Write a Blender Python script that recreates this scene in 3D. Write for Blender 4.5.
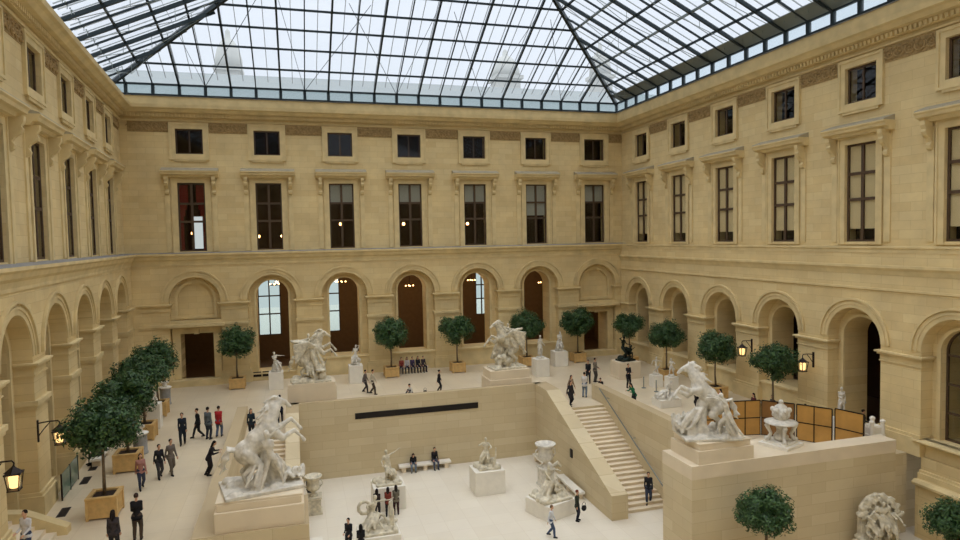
import bpy, bmesh, math, random
from mathutils import Vector, Matrix, Quaternion, noise
from mathutils.geometry import tessellate_polygon
for o in list(bpy.data.objects): bpy.data.objects.remove(o)
SC = bpy.context.scene
COL = SC.collection
PI = math.pi
rnd = random.Random(7)

# ------------------------------------------------------------------ camera, sky, exposure
cam_d = bpy.data.cameras.new('camera'); cam = bpy.data.objects.new('camera', cam_d); COL.objects.link(cam)
YAW, PIT, ROL, FPX = math.radians(15.8806), math.radians(-2.8048), math.radians(-1.1086), 643.33
_f = Vector((math.sin(YAW)*math.cos(PIT), math.cos(YAW)*math.cos(PIT), math.sin(PIT)))
_r = Vector((math.cos(YAW), -math.sin(YAW), 0)); _u = _r.cross(_f)
_r2 = math.cos(ROL)*_r + math.sin(ROL)*_u; _u2 = -math.sin(ROL)*_r + math.cos(ROL)*_u
M = Matrix((( _r2.x, _u2.x, -_f.x), (_r2.y, _u2.y, -_f.y), (_r2.z, _u2.z, -_f.z))).to_4x4()
M.translation = Vector((14.525, -54.2625, 11.0155)); cam.matrix_world = M
cam_d.sensor_width = 36; cam_d.lens = FPX/960*36; cam_d.clip_end = 400
SC.camera = cam
SC.view_settings.view_transform = 'Standard'; SC.view_settings.look = 'None'
SC.view_settings.gamma = 1; SC.view_settings.exposure = 0.0; SC.view_settings.use_curve_mapping = False
w = bpy.data.worlds.new('World'); SC.world = w; w.use_nodes = True
nt = w.node_tree; nt.nodes.clear()
wo = nt.nodes.new('ShaderNodeOutputWorld'); bg = nt.nodes.new('ShaderNodeBackground')
tc = nt.nodes.new('ShaderNodeTexCoord'); sx = nt.nodes.new('ShaderNodeSeparateXYZ'); cr = nt.nodes.new('ShaderNodeValToRGB')
nz = nt.nodes.new('ShaderNodeTexNoise'); nz.inputs['Scale'].default_value = 2.2; nz.inputs['Detail'].default_value = 4
ad = nt.nodes.new('ShaderNodeMath'); ad.operation = 'MULTIPLY_ADD'; ad.inputs[1].default_value = 0.25
nt.links.new(tc.outputs['Generated'], sx.inputs[0]); nt.links.new(tc.outputs['Generated'], nz.inputs['Vector'])
nt.links.new(nz.outputs[0], ad.inputs[0]); nt.links.new(sx.outputs['Z'], ad.inputs[2]); nt.links.new(ad.outputs[0], cr.inputs[0])
# overcast sky: dimmer towards the horizon, brightest overhead
cr.color_ramp.elements[0].position = 0.08; cr.color_ramp.elements[0].color = (.60, .66, .69, 1)
cr.color_ramp.elements[1].position = 0.95; cr.color_ramp.elements[1].color = (2.3, 2.35, 2.45, 1)
for _p, _c in ((.30, (.64, .70, .77, 1)), (.52, (.72, .77, .85, 1)), (.74, (1.5, 1.53, 1.62, 1))):
    _e = cr.color_ramp.elements.new(_p); _e.color = _c
nt.links.new(cr.outputs[0], bg.inputs[0]); bg.inputs[1].default_value = 1.15
nt.links.new(bg.outputs[0], wo.inputs[0])

# ------------------------------------------------------------------ materials
MATS = {}
def lin(c): return tuple(((v/255)/12.92 if v/255 <= .04045 else ((v/255+.055)/1.055)**2.4) for v in c)
def mat(name, rgb, rough=.8, metal=0, noise=.0, nscale=3, bump=0, spec=.3, emit=None, estr=0):
    if name in MATS: return MATS[name]
    m = bpy.data.materials.new(name); m.use_nodes = True; MATS[name] = m
    n = m.node_tree; b = n.nodes['Principled BSDF']; c = lin(rgb)
    b.inputs['Base Color'].default_value = (*c, 1); b.inputs['Roughness'].default_value = rough
    b.inputs['Metallic'].default_value = metal; b.inputs['Specular IOR Level'].default_value = spec
    if emit: b.inputs['Emission Color'].default_value = (*lin(emit), 1); b.inputs['Emission Strength'].default_value = estr
    t = n.nodes.new('ShaderNodeTexCoord'); z = n.nodes.new('ShaderNodeTexNoise')
    z.inputs['Scale'].default_value = nscale; z.inputs['Detail'].default_value = 5
    n.links.new(t.outputs['Object'], z.inputs['Vector'])
    if noise:
        r = n.nodes.new('ShaderNodeValToRGB'); r.color_ramp.elements[0].position = .3; r.color_ramp.elements[1].position = .7
        r.color_ramp.elements[0].color = (*[v*(1-noise) for v in c], 1); r.color_ramp.elements[1].color = (*[min(1, v*(1+noise)) for v in c], 1)
        n.links.new(z.outputs[0], r.inputs[0]); n.links.new(r.outputs[0], b.inputs['Base Color'])
    if bump:
        bp = n.nodes.new('ShaderNodeBump'); bp.inputs['Strength'].default_value = bump; bp.inputs['Distance'].default_value = .03
        n.links.new(z.outputs[0], bp.inputs['Height']); n.links.new(bp.outputs[0], b.inputs['Normal'])
    return m
def brickmat(name, c1, c2, mortar, bw, bh, msize=.012, axes='XY', rough=.85, stain=.12, spec=.25, bump=.15, offset=.5, sn=.35):
    """ashlar blocks laid out in the object's own X/Y (or world X/Y for floors)"""
    m = bpy.data.materials.new(name); m.use_nodes = True; MATS[name] = m
    n = m.node_tree; b = n.nodes['Principled BSDF']; b.inputs['Roughness'].default_value = rough; b.inputs['Specular IOR Level'].default_value = spec
    t = n.nodes.new('ShaderNodeTexCoord'); s = n.nodes.new('ShaderNodeSeparateXYZ'); cb = n.nodes.new('ShaderNodeCombineXYZ')
    n.links.new(t.outputs['Object'], s.inputs[0])
    if axes == 'XY': n.links.new(s.outputs['X'], cb.inputs['X']); n.links.new(s.outputs['Y'], cb.inputs['Y'])
    else:   # vertical faces of a world-aligned block: run along x+y, rise along z
        a = n.nodes.new('ShaderNodeMath'); a.operation = 'ADD'; n.links.new(s.outputs['X'], a.inputs[0]); n.links.new(s.outputs['Y'], a.inputs[1])
        n.links.new(a.outputs[0], cb.inputs['X']); n.links.new(s.outputs['Z'], cb.inputs['Y'])
    br = n.nodes.new('ShaderNodeTexBrick'); n.links.new(cb.outputs[0], br.inputs['Vector'])
    br.offset = offset
    br.inputs['Color1'].default_value = (*lin(c1), 1); br.inputs['Color2'].default_value = (*lin(c2), 1); br.inputs['Mortar'].default_value = (*lin(mortar), 1)
    br.inputs['Scale'].default_value = 1; br.inputs['Brick Width'].default_value = bw; br.inputs['Row Height'].default_value = bh
    br.inputs['Mortar Size'].default_value = msize; br.inputs['Mortar Smooth'].default_value = .3
    z = n.nodes.new('ShaderNodeTexNoise'); z.inputs['Scale'].default_value = sn; z.inputs['Detail'].default_value = 8; z.inputs['Roughness'].default_value = .65
    n.links.new(t.outputs['Object'], z.inputs['Vector'])
    r = n.nodes.new('ShaderNodeValToRGB'); r.color_ramp.elements[0].position = .3; r.color_ramp.elements[1].position = .7
    r.color_ramp.elements[0].color = (1-stain, 1-stain, 1-stain*.85, 1); r.color_ramp.elements[1].color = (1, 1, 1, 1)
    mx = n.nodes.new('ShaderNodeMix'); mx.data_type = 'RGBA'; mx.blend_type = 'MULTIPLY'; mx.inputs[0].default_value = 1
    n.links.new(z.outputs[0], r.inputs[0]); n.links.new(br.outputs['Color'], mx.inputs[6]); n.links.new(r.outputs[0], mx.inputs[7])
    n.links.new(mx.outputs[2], b.inputs['Base Color'])
    bp = n.nodes.new('ShaderNodeBump'); bp.inputs['Strength'].default_value = bump; bp.inputs['Distance'].default_value = .02; bp.invert = True
    n.links.new(br.outputs['Fac'], bp.inputs['Height']); n.links.new(bp.outputs[0], b.inputs['Normal'])
    return m
brickmat('facade_stone', (232, 210, 157), (224, 199, 145), (204, 180, 130), 1.25, .46, .008, stain=.20, sn=.45)
brickmat('court_stone', (214, 198, 162), (204, 186, 148), (188, 168, 132), 1.6, .5, .008, axes='Z', stain=.10, rough=.6)
brickmat('terrace_paving', (224, 208, 178), (219, 202, 170), (208, 190, 158), 1.2, 1.2, .012, stain=.12, rough=.34, spec=.5, bump=.05, offset=0)
brickmat('court_paving', (228, 219, 200), (224, 214, 194), (216, 205, 184), 1.2, 1.2, .012, stain=.07, rough=.45, spec=.4, bump=.05, offset=0)
def M_(k): return MATS[k]
mat('trim_stone', (216, 195, 146), .85, noise=.12, nscale=1.2)
mat('lead_top', (140, 138, 134), .7, noise=.1)
mat('lead_stone', (168, 158, 134), .8, noise=.1)
mat('relief_stone', (168, 142, 98), .9, noise=.25, nscale=6, bump=.6)
mat('marble', (210, 204, 190), .6, noise=.22, nscale=4.5, bump=.15, spec=.4)
mat('marble_old', (204, 195, 172), .65, noise=.28, nscale=5, bump=.2, spec=.35)
mat('pedestal_white', (232, 226, 212), .6, noise=.04)
mat('pedestal_grey', (150, 150, 148), .5, noise=.15, nscale=6)
mat('pedestal_tan', (222, 206, 178), .7, noise=.05, nscale=1)
mat('dark_slot', (30, 24, 20), .6)
mat('window_frame', (84, 66, 50), .5)
mat('blind', (244, 224, 182), .9)
mat('grey_blind', (178, 180, 176), .9)
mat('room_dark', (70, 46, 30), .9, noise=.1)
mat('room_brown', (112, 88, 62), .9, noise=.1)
mat('room_floor', (120, 92, 64), .35, spec=.5)
mat('curtain', (130, 44, 38), .9)
mat('roof_steel', (46, 56, 60), .45, metal=.4)
mat('roof_steel_light', (128, 138, 138), .4, metal=.5)
mat('outside_roof', (150, 160, 160), .9)
mat('outside_stone', (176, 178, 172), .9)
mat('planter_wood', (208, 172, 112), .65, noise=.12, nscale=5)
mat('soil', (52, 38, 28), .95)
mat('bark', (112, 96, 76), .9, noise=.2, nscale=12)
mat('bronze', (34, 44, 38), .4, metal=.7)
mat('iron', (44, 36, 32), .5, metal=.5)
mat('lamp_glow', (255, 190, 110), .5, emit=(255, 196, 130), estr=2.6)
mat('lamp_small', (255, 200, 140), .5, emit=(255, 190, 120), estr=14)
mat('wood_panel', (186, 140, 70), .45, noise=.14, nscale=1.5, spec=.5)
mat('wood_panel_dark', (132, 92, 44), .45, noise=.14, nscale=1.5, spec=.5)
mat('skin', (205, 160, 130), .6); mat('skin_dark', (140, 100, 74), .6)
mat('rail_glass_green', (104, 128, 112), .15, spec=.6)
mat('grate', (38, 30, 26), .7)
def leafmat():
    m = bpy.data.materials.new('leaf'); m.use_nodes = True; MATS['leaf'] = m
    n = m.node_tree; b = n.nodes['Principled BSDF']; b.inputs['Roughness'].default_value = .45; b.inputs['Specular IOR Level'].default_value = .35
    g = n.nodes.new('ShaderNodeNewGeometry'); r = n.nodes.new('ShaderNodeValToRGB')
    r.color_ramp.elements[0].color = (.018, .048, .016, 1); r.color_ramp.elements[1].color = (.065, .135, .038, 1)
    n.links.new(g.outputs['Random Per Island'], r.inputs[0]); n.links.new(r.outputs[0], b.inputs['Base Color'])
leafmat()
def glassmat(name, tint, gloss, milky=0, rough=.02):
    m = bpy.data.materials.new(name); m.use_nodes = True; MATS[name] = m
    n = m.node_tree; n.nodes.clear(); o = n.nodes.new('ShaderNodeOutputMaterial')
    t = n.nodes.new('ShaderNodeBsdfTransparent'); t.inputs[0].default_value = (*tint, 1)
    g = n.nodes.new('ShaderNodeBsdfGlossy'); g.inputs['Roughness'].default_value = rough; g.inputs[0].default_value = (.9, .9, .9, 1)
    fr = n.nodes.new('ShaderNodeFresnel'); fr.inputs[0].default_value = 1.45
    a = n.nodes.new('ShaderNodeMath'); a.operation = 'MULTIPLY'; a.inputs[1].default_value = gloss; n.links.new(fr.outputs[0], a.inputs[0])
    ge = n.nodes.new('ShaderNodeNewGeometry'); sb = n.nodes.new('ShaderNodeMath'); sb.operation = 'SUBTRACT'; sb.inputs[0].default_value = 1; n.links.new(ge.outputs['Backfacing'], sb.inputs[1])
    a2 = n.nodes.new('ShaderNodeMath'); a2.operation = 'MULTIPLY'; n.links.new(a.outputs[0], a2.inputs[0]); n.links.new(sb.outputs[0], a2.inputs[1]); a = a2
    x = n.nodes.new('ShaderNodeMixShader'); n.links.new(a.outputs[0], x.inputs[0]); n.links.new(t.outputs[0], x.inputs[1]); n.links.new(g.outputs[0], x.inputs[2])
    last = x
    if milky:
        d = n.nodes.new('ShaderNodeBsdfTranslucent'); d.inputs[0].default_value = (.95, .97, 1, 1)
        y = n.nodes.new('ShaderNodeMixShader'); y.inputs[0].default_value = milky
        n.links.new(last.outputs[0], y.inputs[1]); n.links.new(d.outputs[0], y.inputs[2]); last = y
    n.links.new(last.outputs[0], o.inputs[0])
glassmat('roof_glass', (.93, .95, .97), .6, milky=.13)
glassmat('band_glass', (.90, .95, .97), .6, milky=.08)
glassmat('window_glass', (.88, .88, .85), 1.0)
glassmat('clear_glass', (.85, .90, .88), 1.0)

# ------------------------------------------------------------------ mesh builder
class MB:
    def __init__(s): s.v = []; s.f = []; s.m = []; s.mi = 0
    def add(s, vs, fs):
        b = len(s.v); s.v += [tuple(p) for p in vs]; s.f += [tuple(b+i for i in q) for q in fs]; s.m += [s.mi]*len(fs); return s
    def box(s, x0, x1, y0, y1, z0, z1):
        return s.add([(x0,y0,z0),(x1,y0,z0),(x1,y1,z0),(x0,y1,z0),(x0,y0,z1),(x1,y0,z1),(x1,y1,z1),(x0,y1,z1)],
            [(3,2,1,0),(4,5,6,7),(0,1,5,4),(1,2,6,5),(2,3,7,6),(3,0,4,7)])
    def obox(s, c, ax, half):   # oriented box
        c = Vector(c); X, Y, Z = [Vector(a) for a in ax]; hx, hy, hz = half
        vs = [c + X*hx*i + Y*hy*j + Z*hz*k for k in (-1,1) for (i,j) in ((-1,-1),(1,-1),(1,1),(-1,1))]
        return s.add(vs, [(3,2,1,0),(4,5,6,7),(0,1,5,4),(1,2,6,5),(2,3,7,6),(3,0,4,7)])
    def bar(s, p, q, w, h, up=(0,0,1)):
        p = Vector(p); q = Vector(q); d = (q-p); L = d.length
        if L < 1e-5: return s
        d /= L; x = d.cross(Vector(up))
        if x.length < 1e-4: x = d.cross(Vector((1,0,0)))
        x.normalize(); z = x.cross(d)
        return s.obox((p+q)/2, (x, d, z), (w/2, L/2, h/2))
    def prism(s, pts, y0, y1, axis='y'):   # outline in 2D extruded; axis y: pts are (x,z); axis z: (x,y); axis x: (y,z)
        def mk(a, b, t): return {'y': (a,t,b), 'z': (a,b,t), 'x': (t,a,b)}[axis]
        n = len(pts); vs = [mk(a,b,y0) for a,b in pts]+[mk(a,b,y1) for a,b in pts]
        tr = tessellate_polygon([[Vector((a,b,0)) for a,b in pts]])
        fs = [tuple(t) for t in tr]+[tuple(n+i for i in reversed(t)) for t in tr]+[(i,(i+1)%n,n+(i+1)%n,n+i) for i in range(n)]
        return s.add(vs, fs)
    def panel(s, outer, holes, w0, w1):    # (u,v) outline with holes, between w0 (back) and w1 (front)
        loops = [outer]+holes; allp = [p for l in loops for p in l]; n = len(allp)
        tr = tessellate_polygon([[Vector((a,b,0)) for a,b in l] for l in loops])
        vs = [(a,b,w1) for a,b in allp]+[(a,b,w0) for a,b in allp]
        fs = []
        for t in tr:
            a, b, c = [Vector((*allp[i], 0)) for i in t]
            t = tuple(t) if (b-a).cross(c-a).z > 0 else tuple(reversed(t))
            fs.append(t); fs.append(tuple(n+i for i in reversed(t)))
        k = 0
        for li, l in enumerate(loops):
            m = len(l); area = sum(l[i][0]*l[(i+1)%m][1]-l[(i+1)%m][0]*l[i][1] for i in range(m))
            rev = (area > 0) == (li > 0)
            for i in range(m):
                a, b = k+i, k+(i+1)%m
                q = (a, n+a, n+b, b)
                fs.append(q if not rev else tuple(reversed(q)))
            k += m
        return s.add(vs, fs)
    def tube(s, pts, r, n=8, caps=True):
        pts = [Vector(p) for p in pts]; R = r if isinstance(r, (list, tuple)) else [r]*len(pts)
        vs = []; fs = []; prev = None
        for i, p in enumerate(pts):
            d = (pts[min(i+1, len(pts)-1)]-pts[max(i-1, 0)]).normalized()
            if prev is None:
                x = d.cross(Vector((0,0,1)));  x = x if x.length > 1e-3 else d.cross(Vector((1,0,0)))
            else: x = prev - d*prev.dot(d)
            x.normalize(); prev = x; y = d.cross(x)
            vs += [p + (x*math.cos(2*PI*j/n)+y*math.sin(2*PI*j/n))*R[i] for j in range(n)]
        for i in range(len(pts)-1):
            for j in range(n): fs.append((i*n+j, i*n+(j+1)%n, (i+1)*n+(j+1)%n, (i+1)*n+j))
        if caps: fs.append(tuple(reversed(range(n)))); fs.append(tuple((len(pts)-1)*n+j for j in range(n)))
        return s.add(vs, fs)
    def lathe(s, prof, c=(0,0,0), n=20, ax=(1,1)):
        vs = []; fs = []; m = len(prof)
        for r, z in prof: vs += [(c[0]+r*ax[0]*math.cos(2*PI*j/n), c[1]+r*ax[1]*math.sin(2*PI*j/n), c[2]+z) for j in range(n)]
        for i in range(m-1):
            for j in range(n): fs.append((i*n+j, i*n+(j+1)%n, (i+1)*n+(j+1)%n, (i+1)*n+j))
        fs.append(tuple(reversed(range(n)))); fs.append(tuple((m-1)*n+j for j in range(n)))
        return s.add(vs, fs)
    def ell(s, c, r, rot=None, n=10, m=7):
        if not isinstance(r, (list, tuple)): r = (r, r, r)
        vs = []; c = Vector(c)
        for i in range(m+1):
            t = PI*i/m
            for j in range(n):
                p = Vector((math.sin(t)*math.cos(2*PI*j/n)*r[0], math.sin(t)*math.sin(2*PI*j/n)*r[1], math.cos(t)*r[2]))
                if rot is not None: p = rot @ p
                vs.append(c+p)
                if i in (0, m): break
        fs = []; idx = lambda i, j: 0 if i == 0 else (1+(m-1)*n if i == m else 1+(i-1)*n+j % n)
        for i in range(m):
            for j in range(n):
                a, b, c2, d = idx(i,j), idx(i+1,j), idx(i+1,j+1), idx(i,j+1)
                if i == 0: fs.append((a,b,c2))
                elif i == m-1: fs.append((a,b,d))
                else: fs.append((a,b,c2,d))
        return s.add(vs, fs)
    def cap(s, p, q, r1, r2=None, n=10):
        r2 = r1 if r2 is None else r2; p = Vector(p); q = Vector(q); d = q-p; L = d.length
        if L < 1e-5: return s.ell(p, max(r1, r2), n=n)
        d /= L; pts = []; R = []
        for k in range(4): a = PI/2*k/4; pts.append(p-d*r1*math.cos(a)); R.append(max(.0005, r1*math.sin(a)))
        pts.append(p); R.append(r1); pts.append(q); R.append(r2)
        for k in range(3, -1, -1): a = PI/2*k/4; pts.append(q+d*r2*math.cos(a)); R.append(max(.0005, r2*math.sin(a)))
        return s.tube(pts, R, n)
    def mesh(s, name, mats, smooth=False):
        me = bpy.data.meshes.new(name); me.from_pydata(s.v, [], s.f)
        mats = mats if isinstance(mats, (list, tuple)) else [mats]
        for m in mats: me.materials.append(MATS[m] if isinstance(m, str) else m)
        if len(mats) > 1: me.polygons.foreach_set('material_index', s.m)
        if smooth: me.polygons.foreach_set('use_smooth', [True]*len(s.f))
        me.update(); return me
    def build(s, name, mats, parent=None, smooth=False, loc=None, rz=None):
        return link(name, s.mesh(name, mats, smooth), parent, loc, rz)
def link(name, data, parent=None, loc=None, rz=None):
    o = bpy.data.objects.new(name, data); COL.objects.link(o)
    if parent: o.parent = parent
    if loc is not None: o.location = loc
    if rz is not None: o.rotation_euler = (0,0,rz)
    return o
def tag(o, label, cat, group=None):
    o['label'] = label; o['category'] = cat
    if group: o['group'] = group
    return o
def thing(name, label, cat, loc=(0,0,0), rz=0, group=None):
    return tag(link(name, None, None, loc, rz), label, cat, group)
def struct(o): o['kind'] = 'structure'; return o
def copy_tree(o, parent=None):
    c = o.copy(); COL.objects.link(c)
    if parent: c.parent = parent
    for ch in o.children: copy_tree(ch, c)
    return c
def remesh(mb, vox, name, m, smooth_it=4, extra=None):
    """one continuous smooth surface out of overlapping volumes"""
    me = mb.mesh(name, m); o = bpy.data.objects.new(name, me); COL.objects.link(o)
    r = o.modifiers.new('r', 'REMESH'); r.mode = 'VOXEL'; r.voxel_size = vox; r.use_smooth_shade = True
    if smooth_it: sm = o.modifiers.new('s', 'SMOOTH'); sm.factor = .5; sm.iterations = smooth_it
    dg = bpy.context.evaluated_depsgraph_get(); out = bpy.data.meshes.new_from_object(o.evaluated_get(dg)); out.name = name
    bpy.data.objects.remove(o); bpy.data.meshes.remove(me)
    if extra:
        bm = bmesh.new(); bm.from_mesh(out); em = extra.mesh('x', m, True); bm.from_mesh(em); bm.to_mesh(out); bm.free()
        bpy.data.meshes.remove(em)
    out.polygons.foreach_set('use_smooth', [True]*len(out.polygons))
    return out
def arc(uc, vs, r, n=18, a0=0, a1=PI): return [(uc+r*math.cos(a0+(a1-a0)*i/n), vs+r*math.sin(a0+(a1-a0)*i/n)) for i in range(n+1)]
def arch_hole(uc, hw, v0, vspring, rise=None, n=18):
    rise = hw if rise is None else rise
    R = (hw*hw+rise*rise)/(2*rise); a = math.asin(min(1, hw/R)); cy = vspring+rise-R
    if rise >= hw*.999: a = PI/2
    return [(uc-hw, v0), (uc+hw, v0)] + [(uc+R*math.cos(PI/2-a+2*a*i/n), cy+R*math.sin(PI/2-a+2*a*i/n)) for i in range(n+1)]
def rect(u0, u1, v0, v1): return [(u0,v0),(u1,v0),(u1,v1),(u0,v1)]

# ------------------------------------------------------------------ levels
LOW = -3.9
AL = .0697
BACK = Matrix(((1,0,0,0),(0,0,-1,0),(0,1,0,0),(0,0,0,1)))
RIGHT = Matrix(((0,0,-1,43.84),(-1,0,0,0),(0,1,0,0),(0,0,0,1)))
LEFT = Matrix(((-math.sin(AL),0,math.cos(AL),2.01),(math.cos(AL),0,math.sin(AL),0),(0,1,0,0),(0,0,0,1)))
BAYS_B = [6.83+5.7*i for i in range(7)]
BAYS_R = [3.61+5.7*i for i in range(7)]
BAYS_L = [-(4.75+5.4*i) for i in range(7)]

def scroll_relief():
    m = MB()
    m.box(-1.42, 1.42, 19.58, 20.38, 0, .03)
    for k in range(5):
        c = (-1.13+k*.565, 19.98); sg = 1 if k % 2 else -1
        pts = []; R = []
        for i in range(22):
            a = i*.5*sg + (PI if sg > 0 else 0); r = .30*(1-i/26)
            pts.append((c[0]+r*math.cos(a), c[1]+r*math.sin(a), .07)); R.append(.055*(1-i/30))
        m.tube(pts, R, 6); m.ell((c[0], c[1], .06), (.07,.07,.07), n=8, m=5)
        for i in range(5):
            a = i*1.25+k; m.cap((c[0]+.30*math.cos(a), c[1]+.28*math.sin(a), .06), (c[0]+.40*math.cos(a+.5), c[1]+.36*math.sin(a+.5), .05), .05, .02, n=6)
    return m.mesh('frieze_relief', 'relief_stone', False)
RELIEF = scroll_relief()
def bracket_mesh():
    m = MB(); pts = []
    prof = [(0,16.18),(.62,16.18),(.60,15.98),(.50,15.80),(.56,15.68),(.46,15.5),(.26,15.36),(.16,15.2),(.26,15.05),(.22,14.9),(.08,14.8),(0,14.78)]
    m.prism([(b, a) for a, b in prof], -.13, .13, axis='x')
    m2 = MB()
    for x, y, z in m.v: m2.v.append((x, y, z))
    m2.f = m.f; m2.m = m.m
    return m2.mesh('bracket', 'trim_stone')
BRACKET = bracket_mesh()   # local (u, v, w): prism axis x gives (t, a, b) = (u, v, w)
def surround(uw, v0, v1, bw, d):
    m = MB(); m.panel(rect(-uw-bw, uw+bw, v0, v1+bw), [rect(-uw, uw, v0+.01, v1)], 0, d*.6)
    m.panel(rect(-uw-bw, uw+bw, v0, v1+bw), [rect(-uw-bw+.1, uw+bw-.1, v0+.01, v1+bw-.1)], d*.55, d)
    return m
def mid_surround():
    m = surround(.99, 10.3, 15.75, .42, .12)
    # flat jamb strips that run up to the brackets
    for sgn in (-1, 1): m.box(min(sgn*1.5, sgn*1.86), max(sgn*1.5, sgn*1.86), 10.45, 16.1, 0, .07)
    m.box(-1.86, 1.86, 15.95, 16.2, 0, .07)
    return m.mesh('window_surround', 'trim_stone')
def hood_mesh():
    m = MB(); m.mi = 0
    prof = [(0,16.15),(.35,16.15),(.42,16.3),(.62,16.34),(.66,16.48),(.74,16.56),(.74,16.62),(0,16.62)]
    m.prism([(b, a) for a, b in prof], -2.05, 2.05, axis='x')
    m.mi = 1; m.prism([(16.62,0),(16.62,.72),(16.68,.70),(16.92,0)], -2.03, 2.03, axis='x')
    return m.mesh('hood', ['trim_stone', 'lead_stone'])
def small_surround():
    m = MB(); m.panel(rect(-1.42, 1.42, 17.52, 20.32), [rect(-.99, .99, 17.95, 19.88)], 0, .10)
    m.panel(rect(-1.42, 1.42, 17.52, 20.32), [rect(-1.28, 1.28, 17.66, 20.18)], .09, .16)
    m.box(-1.15, 1.15, 17.38, 17.54, 0, .12)
    return m.mesh('small_window_surround', 'trim_stone')
MIDS, HOOD, SMALLS = mid_surround(), hood_mesh(), small_surround()
def win_frame(hw, v0, v1, bars, mull=.085):
    m = MB(); m.panel(rect(-hw, hw, v0, v1), [rect(-hw+.11, hw-.11, v0+.11, v1-.11)], -.05, .05)
    m.box(-mull, mull, v0+.1, v1-.1, -.04, .06)
    for b in bars: m.box(-hw+.1, hw-.1, b-.08, b+.08, -.035, .055)
    return m.mesh('window', 'window_frame')
MIDF = win_frame(.99, 10.45, 15.75, [12.75, 14.15])
SMF = win_frame(.99, 17.95, 19.88, [], .05)
def pane_mesh(hw, v0, v1):
    m = MB(); m.box(-hw+.05, hw-.05, v0+.05, v1-.05, -.012, .012); return m.mesh('pane', 'window_glass')
MIDP, SMP = pane_mesh(.99, 10.45, 15.75), pane_mesh(.99, 17.95, 19.88)
WN = [0]
def place_window(W, u, frame, pane, wdep=-.18, blind=None):
    WN[0] += 1
    o = link('window_%d' % WN[0], frame); o.matrix_world = W @ Matrix.Translation((u, 0, wdep)); struct(o)
    link('pane', pane, o)
    if blind:
        v0, v1, mt = blind; m = MB(); m.box(-.93, .93, v0, v1, -.075, -.055); m.build('blind', mt, o)
    return o
def sub(name, me, wall, u=0, v=0, w_=0, mat_=None):
    o = link(name, me, wall); o.location = (u, v, w_); return o

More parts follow.
